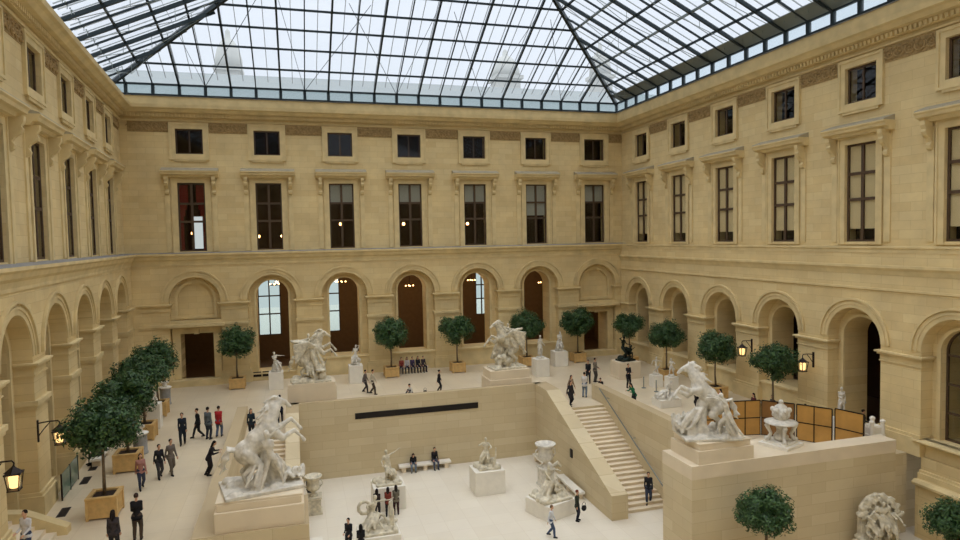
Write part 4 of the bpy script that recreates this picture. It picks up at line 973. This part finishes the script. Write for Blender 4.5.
put(m, g, T(.15,-.25,.15,1.6,.72), pelvis=(0,0,.35), lean=(.3,-.4,1), fr=(-.2,-.5,.07), fl=(.25,-.45,.07), kr=(-.2,-.3,1), kl=(.3,-.3,1), hl=(.25,-.5,1.0), hr=(-.3,-.3,.8))
drape(m, (0,.1,.8), (-.6,-.1,.2), .13, 8, .16, 22); drape(m, (.1,.1,.8), (.6,-.1,.2), .12, 7, .15, 24); m.tube([(.2,.1,1.5),(.42,-.05,1.72),(.58,-.12,1.5)], [.08,.12,.07], 7)
statue('marble_statue', 'crouching marble group on the low wide block near the stairs', 'statue', (27.35,-22.3,LOW+.82), .2, m, g, .028, 'marble_old', 1.08)
pedestal('low block under the seated figure at the bottom of the court', (17.95,-23.1,LOW), [(1.0,.85,.75)])
m, g = MB(), MB(); rocks(m, .85, .7, .25, 12, 31)
put(m, g, T(-.15,.1,.15,.9,1.10), pelvis=(0,.1,.52), lean=(.1,-.12,1), hl=(.40,-.50,1.05), hr=(-.35,.1,.75), er=(-1,.3,0), fr=(-.25,-.60,.07), fl=(.22,-.52,.07), kr=(-.3,-.4,1), kl=(.4,-.4,.9), look=(.4,-1,.1))
drape(m, (-.1,.1,.8), (-.5,-.3,.25), .12, 7, .15, 32); m.tube([(-.6+.28*math.cos(a*.7),.2,1.05+.30*math.sin(a*.7)) for a in range(10)], .09, 7); drape(m, (.55,-.3,1.4), (.62,-.35,.3), .09, 6, .08, 33)
statue('marble_statue', 'marble seated figure with one arm looped, at the bottom edge of the court', 'statue', (17.95,-23.1,LOW+.75), .0, m, g, .028, 'marble_old', 1.05)
# urns
def urn(label, loc, sc, ph, pw, name='marble_urn', mt='marble'):
    t = thing(name, label, 'urn', loc); z = ph
    m = MB(); m.box(-pw, pw, -pw, pw, 0, .12); m.box(-pw*.84, pw*.84, -pw*.84, pw*.84, .12, ph-.1); m.box(-pw, pw, -pw, pw, ph-.1, ph); m.build('pedestal', mt, t)
    m = MB(); m.lathe([(r*sc, z+h*sc) for r, h in ((.24,0),(.24,.06),(.12,.12),(.10,.2),(.16,.26),(.34,.38),(.40,.52),(.36,.66),(.34,.82),(.38,.98),(.50,1.10),(.52,1.16),(.46,1.16),(.34,1.02),(.05,.95))], n=24); m.build('vase', mt, t, True)
    for s in (-1, 1):
        m = MB(); m.tube([(s*.38*sc,0,z+.50*sc),(s*.52*sc,0,z+.62*sc),(s*.50*sc,0,z+.84*sc),(s*.37*sc,0,z+.92*sc)], .035*sc, 7); m.build('handle', mt, t, True)
    return t
urn('large marble urn on a square pedestal right of the left horse', (15.0,-18.2,LOW), .95, .95, .45, mt='marble_old')
urn('large wide-rimmed marble vase behind the crouching statue', (28.5,-18.7,LOW), 1.22, 1.15, .45)
def round_ped(label, loc, r, h, vlab):
    t = thing('round_pedestal', label, 'pedestal', loc)
    m = MB(); m.lathe([(r*1.12,0),(r*1.12,.08),(r,.14),(r,h-.12),(r*1.1,h-.08),(r*1.1,h)], n=24); m.build('drum', 'pedestal_grey', t, True)
    m = MB(); m.lathe([(r*1.25,h),(r*1.25,h+.06),(r*1.1,h+.08),(.02,h+.085)], n=24); m.build('round_top', 'pedestal_white', t, True)
    v = thing('marble_bust', vlab, 'bust', (loc[0],loc[1],h+.085))
    m = MB(); m.cap((0,0,.10),(0,0,.30),.16,.11); m.cap((-.17,0,.30),(.17,0,.30),.10); m.cap((0,0,.3),(0,0,.5),.06); m.ell((0,-.01,.58),(.085,.105,.125)); m.cap((0,-.1,.57),(0,-.115,.54),.012); m.lathe([(.13,0),(.10,.06),(.07,.1),(.09,.16)], n=12)
    link('figure', remesh(m, .018, 'bust', 'marble', 2), v)
round_ped('grey round pedestal with white top by the second tree box on the left', (6.25,-17.0,0), .34, 1.05, 'small marble bust on the nearer grey round pedestal on the left')
round_ped('grey round pedestal by the back left corner', (5.5,-6.0,0), .34, 1.15, 'small marble bust on the grey round pedestal by the back left corner')
pedestal('tall narrow white pedestal between the left trees', (6.0,-12.0,0), [(.36,.36,1.5)])
simple_statue('small white figure on the tall narrow pedestal between the left trees', (6.0,-12.0,1.5), .3, SEAT, .55, extra=ex_seat)
# ornate stand on the right parapet
t = thing('ornate_marble_stand', 'ornate white marble stand with scrolled legs and an urn on the right parapet', 'sculpture', (36.2,-29.35,1.0), .35); t.scale = (.9,.9,.93)
m = MB(); m.box(-.80,.80,-.80,.80,0,.16); m.box(-.62,.62,-.62,.62,.16,.26); m.build('plinth', 'pedestal_white', t)
for i in range(4):
    a = PI/4+i*PI/2; c, s = math.cos(a), math.sin(a)
    m = MB(); m.tube([(c*.72,s*.72,.26),(c*.60,s*.60,.40),(c*.50,s*.50,.62),(c*.62,s*.62,.86),(c*.70,s*.70,1.02),(c*.60,s*.60,1.15)], [.14,.11,.08,.10,.13,.09], 9); m.ell((c*.72,s*.72,.34), .13); m.build('scrolled_leg', 'marble', t, True)
m = MB(); m.lathe([(.10,.26),(.34,.32),(.38,.50),(.2,.62),(.12,.7),(.3,1.0),(.62,1.10),(.82,1.16),(.82,1.22),(.55,1.30),(.36,1.36)], n=20); m.build('table', 'marble', t, True)
m = MB(); m.lathe([(.30,1.34),(.34,1.42),(.42,1.6),(.44,1.78),(.36,1.9),(.24,1.98),(.22,2.06),(.12,2.12),(.10,2.2),(.02,2.24)], n=20)
for i in range(6): a = i*PI/3; m.ell((.40*math.cos(a), .40*math.sin(a), 1.84), (.12,.12,.14)); m.ell((.42*math.cos(a+.5), .42*math.sin(a+.5), 1.62), (.08,.08,.12))
m.ell((0,0,2.22), .13); m.build('urn', 'marble', t, True)
# big oval relief group at the lower right
pedestal('stone block under the oval marble group at the lower right', (39.75,-31.55,LOW), [(1.05,.55,.75)], 'pedestal_tan')
m, g = MB(), MB(); rocks(m, .9, .4, .25, 8, 41); q_ = random.Random(77)
m.ell((0,.16,1.20), (.86,.24,.92), n=18, m=12); m.box(-.8,.8,.0,.36,0,1.1)
for i in range(26):   # billowing drapery round the top
    a = -.1+i*(PI+.2)/25; r_ = .80+.10*math.sin(i*1.9); c_ = Vector((r_*math.cos(a), .02, 1.22+r_*math.sin(a)))
    m.tube([c_, c_+Vector((-.16*math.sin(a)+.04*math.sin(i),-.14,.10*math.cos(a))), c_*.78+Vector((0,-.18,.25))], [.12,.10,.05], 7)
for (x, z, s_, rz) in ((-.40,.22,1.05,.5), (.42,.20,1.08,-.5), (-.02,.52,1.0,0)):
    put(m, g, T(x,-.28,z-.2,rz,s_), pelvis=(0,.05,.80), lean=(-x*.5,-.15,1), hl=(.36,-.30,1.0+.1*x), hr=(-.40,-.24,1.15), fr=(-.14,-.1,.1), fl=(.16,-.15,.15), wide=1.1)
put(m, g, T(-.62,-.25,.15,.2,.6), pelvis=(0,0,.6), fr=(-.1,-.2,.07), fl=(.2,.1,.07), hl=(.4,-.2,1.3), hr=(-.35,-.2,1.2))
drape(m, (-.1,-.2,1.3), (.4,-.3,.6), .09, 8, .16, 42); drape(m, (.4,-.2,1.3), (.55,-.3,.3), .10, 7, .12, 43); drape(m, (-.5,-.2,1.2), (-.1,-.3,.4), .09, 7, .12, 44)
statue('oval_marble_group', 'large round-topped marble group of draped figures at the lower right', 'statue', (39.75,-31.5,LOW+.75), -.35, m, g, .03, 'marble_old', 1.02)
# white draped statue and kiosk beyond the screens
pedestal('white pedestal behind the wooden screens near the last pier', (42.6,-26.5,0), [(.38,.38,.95)])
simple_statue('white draped statue behind the wooden screens near the last pier', (42.6,-26.5,.95), -.5, mixp(STAND, hr=(-.1,-.22,1.15)), .92, extra=ex_drape)
t = thing('white_model_building', 'small white model building with corner turrets at the end of the parapet', 'model', (42.15,-28.85,0))
m = MB(); m.box(-.42,.42,-.40,.40,0,.85); m.build('plinth', 'pedestal_white', t)
m = MB(); m.box(-.36,.36,-.33,.33,.85,1.2); m.box(-.28,.28,-.24,.24,1.2,1.27); m.build('block', 'pedestal_white', t)
for sx in (-1, 1):
    for sy in (-1, 1):
        m = MB(); m.lathe([(.11,.85),(.10,1.42),(.13,1.44),(.13,1.52),(.02,1.6)], (sx*.34,sy*.30,0), 10); m.build('turret', 'pedestal_white', t)

# ------------------------------------------------------------------ trees in boxes
def crown_mesh(seed, n=6500):
    r = random.Random(seed); m = MB(); cl = []
    for i in range(46):
        a = r.uniform(0, 2*PI); z = r.uniform(-1, 1); q = math.sqrt(1-z*z); k = r.uniform(.62, .98); cl.append((Vector((q*math.cos(a)*k, q*math.sin(a)*k, z*k*.80)), r.uniform(.24,.40)))
    for i in range(16): cl.append((Vector((r.uniform(-.5,.5), r.uniform(-.5,.5), r.uniform(-.4,.4))), .45))
    for i in range(n):
        c, cr_ = r.choice(cl); d = Vector((r.gauss(0,1), r.gauss(0,1), r.gauss(0,1))).normalized()
        p = c+d*cr_*r.uniform(.55,1.12); nrm = (d+Vector((r.uniform(-.6,.6), r.uniform(-.6,.6), r.uniform(-.1,.7)))).normalized()
        x = nrm.cross(Vector((r.uniform(-1,1), r.uniform(-1,1), r.uniform(-1,1)))).normalized(); y = nrm.cross(x); L = r.uniform(.05,.085); W_ = L*.48
        m.add([p-x*L, p+y*W_+nrm*.01, p+x*L, p-y*W_+nrm*.01], [(0,1,2,3)])
    for c, cr_ in cl: m.ell(c*.80, cr_*.50, n=7, m=5)
    return m.mesh('crown', 'leaf')
CROWNS = [crown_mesh(s) for s in (1,2,3)]
def planter_mesh(w_, h):
    m = MB(); m.panel(rect(-w_,w_,-w_,w_), [rect(-w_+.07,w_-.07,-w_+.07,w_-.07)], .06, h)
    for sx in (-1,1):
        for sy in (-1,1): m.box(sx*w_-.05, sx*w_+.05, sy*w_-.05, sy*w_+.05, 0, h+.03)
    m.panel(rect(-w_-.06,w_+.06,-w_-.06,w_+.06), [rect(-w_+.1,w_-.1,-w_+.1,w_-.1)], h-.06, h+.02)
    m.box(-w_-.02,w_+.02,-w_-.02,w_+.02,.08,.15)
    k = -w_+.2
    while k < w_-.05:
        for s in (-1,1): m.box(k-.008,k+.008,s*(w_+.006)-.006,s*(w_+.006)+.006,.15,h-.08); m.box(s*(w_+.006)-.006,s*(w_+.006)+.006,k-.008,k+.008,.15,h-.08)
        k += .2
    return m.mesh('planter', 'planter_wood')
PLM = {}
def tree(label, loc, H, rx, rz_, pw=.52, ph=.80, seed=0, group='clipped trees in wooden boxes'):
    t = thing('potted_tree', label, 'tree', loc, 0, group)
    key = (pw, ph)
    if key not in PLM: PLM[key] = planter_mesh(pw, ph)
    p = link('planter', PLM[key], t)
    m = MB(); m.box(-pw+.08,pw-.08,-pw+.08,pw-.08,.06,ph-.06); m.build('soil', 'soil', t)
    zc = H-rz_; r = random.Random(seed); m = MB()
    pts = [(0,0,ph-.08),(r.uniform(-.05,.05),r.uniform(-.05,.05),(ph+zc-rz_)/2),(r.uniform(-.04,.04),0,zc-rz_*.5),(0,0,zc)]
    m.tube(pts, [.075,.06,.05,.04], 8)
    for i in range(7):
        a = i*.9; m.tube([(0,0,zc-rz_*.85+.05*i), (math.cos(a)*rx*.35, math.sin(a)*rx*.35, zc-rz_*.3), (math.cos(a)*rx*.65, math.sin(a)*rx*.65, zc+rz_*.1)], [.035,.025,.012], 6)
    m.build('trunk', 'bark', t, True)
    c = link('crown', CROWNS[seed % 3], t, (0,0,zc), seed*1.3); c.scale = (rx/1.12, rx/1.12, rz_/.98)
    return t
for i, (x, y, lab) in enumerate([(9.9,-2.5,'between the back left doorway and the first open arch'), (21.6,-2.6,'left of the seated row under the back arches'), (27.1,-2.7,'between the seated row and the corner winged horse'), (33.3,-2.5,'directly behind the corner winged horse'), (38.1,-2.4,'in front of the back right doorway')]):
    tree('round clipped tree in wooden box ' + lab, (x,y,0), 4.85, 1.55, 1.28, seed=i+1)
for i, (x, y, lab) in enumerate([(41.4,-5.6,'behind the bronze group'), (41.4,-11.3,'on the right arcade, next after the bronze group'), (41.4,-17.3,'just behind the head of the right rearing horse'), (41.4,-22.7,'behind the wooden screens, nearest on the right arcade')]):
    tree('round clipped tree in wooden box ' + lab, (x,y,0), 4.6, 1.34, 1.15, seed=i+6)
for i, (x, y, lab) in enumerate([(6.65,-25.1,'nearest the camera on the left'), (6.25,-19.5,'second from the camera on the left'), (5.9,-14.2,'third from the camera on the left'), (5.6,-8.9,'fourth on the left, nearest the back corner')]):
    tree('dark leafy tree in a wooden box, ' + lab, (x,y,0), 4.95, 1.48, 1.22, pw=.52, ph=.90, seed=i+10)
tree('bushy green tree against the lower right court wall', (32.9,-32.3,LOW), 4.4, 1.22, .95, seed=20)
tree('bushy green tree at the lower right edge of the picture', (41.0,-34.2,LOW), 3.55, 1.2, .95, seed=21)

# ------------------------------------------------------------------ wall lanterns
def lantern(label, W, u, z, ext=0):
    t = thing('wall_lantern', label, 'lamp', (0,0,0), 0, None); t.matrix_world = W @ Matrix.Translation((u, z, 0))
    # local frame: x along the wall, y up, z out of the wall
    m = MB(); m.box(-.06,.06,-.15,.75,.40,.45); m.tube([(0,.62,.42),(0,.66,.8),(0,.66,1.14),(0,.58,1.20),(0,.46,1.18)], .028, 7); m.tube([(0,.1,.44),(0,.35,.62),(0,.62,.85)], .02, 7); m.build('bracket', 'iron', t)
    m = MB(); zc = 1.18
    for sx in (-1,1):
        for sz in (-1,1): m.bar((sx*.15,-.30,zc+sz*.15),(sx*.21,.22,zc+sz*.21), .03,.03)
    m.box(-.18,.18,-.34,-.30,zc-.18,zc+.18); m.box(-.24,.24,.22,.26,zc-.24,zc+.24)
    q = MB(); q.lathe([(.30,.26),(.12,.40),(.05,.46),(.03,.5)], (0,0,0), 4); m.add([(y, h, zc+x) for x, y, h in q.v], q.f); m.build('cage', 'iron', t)
    m = MB(); m.lathe([(.10,-.25),(.14,-.22),(.165,.12),(.13,.17)], (0,0,0), 14); m.v = [(a_, c_, zc+b_) for a_, b_, c_ in m.v]; m.build('bulb', 'lamp_glow', t, True)
    m = MB(); m.box(-.17,.17,-.28,.20,zc-.17,zc-.165); m.box(-.17,.17,-.28,.20,zc+.165,zc+.17); m.box(-.17,-.165,-.28,.20,zc-.17,zc+.17); m.box(.165,.17,-.28,.20,zc-.17,zc+.17); m.build('glass', 'clear_glass', t)
    L = bpy.data.lights.new('lantern_light', 'POINT'); L.energy = 150; L.color = (1,.66,.34); L.shadow_soft_size = .12
    lo = bpy.data.objects.new('lantern_light', L); COL.objects.link(lo); lo.parent = t; lo.location = (0,-.04,zc+.0)
lantern('glowing wall lantern on the right arcade, nearer one beside the screens', RIGHT, 23.65, 3.25)
lantern('glowing wall lantern on the right arcade, farther one behind the horse', RIGHT, 18.35, 3.25)
lantern('glowing wall lantern on the second pier of the left arcade', LEFT, -24.4, 3.2)
lantern('glowing wall lantern at the left edge of the picture', LEFT, -29.95, 3.3)

# ------------------------------------------------------------------ benches, screens, barriers, small things
def bench(label, loc, L, W_, rz, H=.45, group=None):
    t = thing('stone_bench', label, 'bench', loc, rz, group); m = MB(); m.box(-L/2,L/2,-W_/2,W_/2,H-.12,H); m.build('seat', 'pedestal_white', t)
    n = 3
    for i in range(n): x = -L/2+.3+i*(L-.6)/(n-1); m = MB(); m.box(x-.12,x+.12,-W_/2+.06,W_/2-.06,0,H-.12); m.build('support', 'pedestal_tan', t)
bench('pale stone bench along the court back wall with two people on it', (22.1,-13.65,LOW), 3.4, .55, 0)
bench('pale stone bench against the stair flank, farther one by the corner', (29.55,-15.6,LOW), 2.6, .5, PI/2)
bench('pale stone bench against the stair flank, nearer one under the wall light', (29.55,-19.9,LOW), 3.0, .5, PI/2)
bench('low stone bench under the back arches carrying a row of five visitors', (23.5,-1.45,0), 2.6, .5, 0)
bench('low stone ledge bench at the foot of the left arcade', (4.5,-17.6,0), 2.2, .5, PI/2+AL, .42)
for nm, x, y in (('dark red', 41.0,-21.6), ('grey', 41.7,-22.4), ('black', 42.2,-24.3)):
    t = thing('stool', 'low stool under the seated visitor in %s behind the screens' % nm, 'stool', (x,y,0)); m = MB(); m.lathe([(.2,.38),(.22,.40),(.22,.45)], n=14); m.build('seat', 'iron', t)
    m = MB(); m.lathe([(.2,0),(.2,.02),(.03,.05),(.03,.38)], n=12); m.build('stem', 'iron', t)
def screen(label, a, b, H, n, mt, z0=0):
    a = Vector(a); b = Vector(b); d = (b-a); L = d.length; t = thing('wooden_screen', label, 'screen', (a.x,a.y,z0), math.atan2(d.y, d.x))
    for j in range(2):
        for i in range(n): m = MB(); m.box(L*i/n+.02, L*(i+1)/n-.02, -.02, .02, H*j/2+.03, H*(j+1)/2-.02); m.build('panel', mt, t)
    m = MB()
    for i in range(n+1): m.box(L*i/n-.025, L*i/n+.025, -.035, .035, 0, H)
    for j in range(3): m.box(0, L, -.035, .035, H*j/2-.02 if j else 0, H*j/2+.025)
    m.build('frame', 'iron', t)
screen('wooden panelled screen directly right of the horse pedestal', (35.2,-24.4), (38.6,-25.0), 1.9, 4, 'wood_panel')
screen('darker wooden screen folding back behind the ornate stand', (38.68,-25.05), (39.75,-26.25), 1.9, 2, 'wood_panel_dark')
screen('light wooden screen right of the ornate stand', (39.82,-26.35), (40.75,-27.75), 1.9, 2, 'wood_panel')
screen('last wooden screen at the end nearest the pier', (40.85,-27.85), (41.25,-29.2), 1.95, 1, 'wood_panel')
for i, (x, y) in enumerate(((38.34,-13.2),(38.57,-14.5),(38.84,-15.8))):
    t = thing('barrier_post', '%s of the three short metal barrier posts by the child statues' % ('farthest','middle','nearest')[i], 'barrier', (x,y,0), 0, 'barrier posts by the child statues')
    m = MB(); m.lathe([(.16,0),(.16,.03),(.03,.06)], n=16); m.build('foot', 'roof_steel_light', t); m = MB(); m.lathe([(.03,.05),(.03,.76),(.045,.78),(.02,.82)], n=10); m.build('post', 'roof_steel_light', t, True)
def rail(label, a, b, H=1.1):
    a = Vector((*a,0)); b = Vector((*b,0)); d = b-a; L = d.length; t = thing('glass_barrier', label, 'barrier', a, math.atan2(d.y, d.x))
    m = MB(); m.box(0,L,-.012,.012,.05,H); m.build('glass_panel', 'rail_glass_green', t)
    for x in (0, L/2, L): m = MB(); m.box(x-.025,x+.025,-.03,.03,0,H+.03); m.build('post', 'iron', t)
rail('green glass barrier panel at the foot of the left arcade', (4.25,-20.2), (4.42,-22.9), 1.15)
for i, (x, y) in enumerate(((4.89,-24.3),(4.64,-20.5),(4.47,-18.6),(4.42,-17.0))):
    t = thing('floor_grate', ('nearest', 'second', 'third', 'farthest')[i]+' dark floor grate along the left arcade', 'grate', (x,y,0), AL, 'floor grates along the left arcade')
    m = MB(); m.panel(rect(-.17,.17,-.5,.5), [rect(-.12,.12,-.45,.45)], .0, .015); m.build('frame', 'iron', t)
    m = MB(); m.box(-.12,.12,-.45,.45,.001,.008); m.build('grille', 'grate', t)
# steps at the foot of the left arcade (bottom left corner)
m = MB()
for i in range(5): m.box(3.2, 5.4-.36*i, -30.6, -26.7, 0 if i == 0 else .16*i, .16*(i+1))
struct(m.build('floor_steps_left', 'pedestal_tan'))
m = MB(); m.prism([(3.0,0),(3.0,1.15),(4.3,1.0),(5.75,.28),(5.75,0)], -26.7, -26.25, 'y'); struct(m.build('wall_steps_left', 'trim_stone'))
# heating vents at the foot of the back wall
for i, x in enumerate((11.2,11.9)):
    m = MB(); m.box(x-.3,x+.3,.3,.7,.225,.25); v = m.build('vent_grille', 'grate', wall_back)
# lamp clusters added to brighten the gallery behind the back arches
def gallery_fill_lamp(label, loc, n=5, r=.4, energy=120):
    t = thing('gallery_fill_lamp', label, 'lamp', loc); m = MB(); m.tube([(0,0,0),(0,0,1.6)], .02, 6); m.lathe([(r,0),(r+.03,.04),(r,.08),(r-.03,.04)], n=20); m.bar((-r,0,.04),(r,0,.04),.02,.02); m.bar((0,-r,.04),(0,r,.04),.02,.02); m.build('ring', 'iron', t)
    for i in range(n): a = 2*PI*i/n; q = MB(); q.ell((r*math.cos(a), r*math.sin(a), .12), .055, n=8, m=6); q.build('bulb', 'lamp_small', t, True)
    L = bpy.data.lights.new('gallery_fill_light', 'POINT'); L.energy = energy; L.color = (1,.72,.42); L.shadow_soft_size = .3; lo = bpy.data.objects.new('gallery_fill_light', L); COL.objects.link(lo); lo.parent = t; lo.location = (0,0,-.25)
for x, z, lab in ((12.6,7.3,'first'), (18.3,7.3,'second'), (24.4,6.7,'third'), (30.3,7.0,'fourth'), (37.4,6.5,'last')):
    gallery_fill_lamp('added fill lamp cluster behind the %s open arch of the back arcade' % lab, (x, 4.2, z), 4, .35, 110)
def globe(label, loc, e=25):
    t = thing('globe_lamp', label, 'lamp', loc); m = MB(); m.ell((0,0,0), .13, n=12, m=8); m.build('globe', 'lamp_small', t, True); m = MB(); m.tube([(0,0,.1),(0,0,16.55-loc[2])], .015, 6); m.build('cord', 'iron', t)
for x, z, lab in ((11.5,11.55,'left lamp in the second window of the back upper floor'), (13.4,11.55,'right lamp in the second window of the back upper floor'), (18.3,12.5,'lamp in the third window of the back upper floor'), (23.8,12.45,'lamp in the fourth window of the back upper floor'), (29.7,12.4,'lamp in the fifth window of the back upper floor'), (6.4,11.9,'red-lit lamp in the first window of the back upper floor')):
    globe('small round glowing ' + lab, (x, 3.0, z))
# cross frames of the far gallery windows
for i, (a, b, z0, z1) in enumerate(((10.9,12.95,2.3,7.6),(16.3,18.4,2.3,7.6),(32.0,33.3,3.2,7.6))):
    WN[0] += 1; m = MB(); q = MB(); q.panel(rect(a,b,z0,z1), [rect(a+.1,b-.1,z0+.1,z1-.1)], 0, .1); m.add([(x, 9.15-zz, y) for x, y, zz in q.v], q.f)
    c = (a+b)/2; m.box(c-.06,c+.06,9.05,9.15,z0,z1)
    for z in (z0+(z1-z0)*.38, z0+(z1-z0)*.70): m.box(a,b,9.05,9.15,z-.06,z+.06)
    o = struct(m.build('window_%d' % WN[0], 'window_frame')); m = MB(); m.box(a+.05,b-.05,9.09,9.11,z0+.05,z1-.05); m.build('pane', 'clear_glass', o)
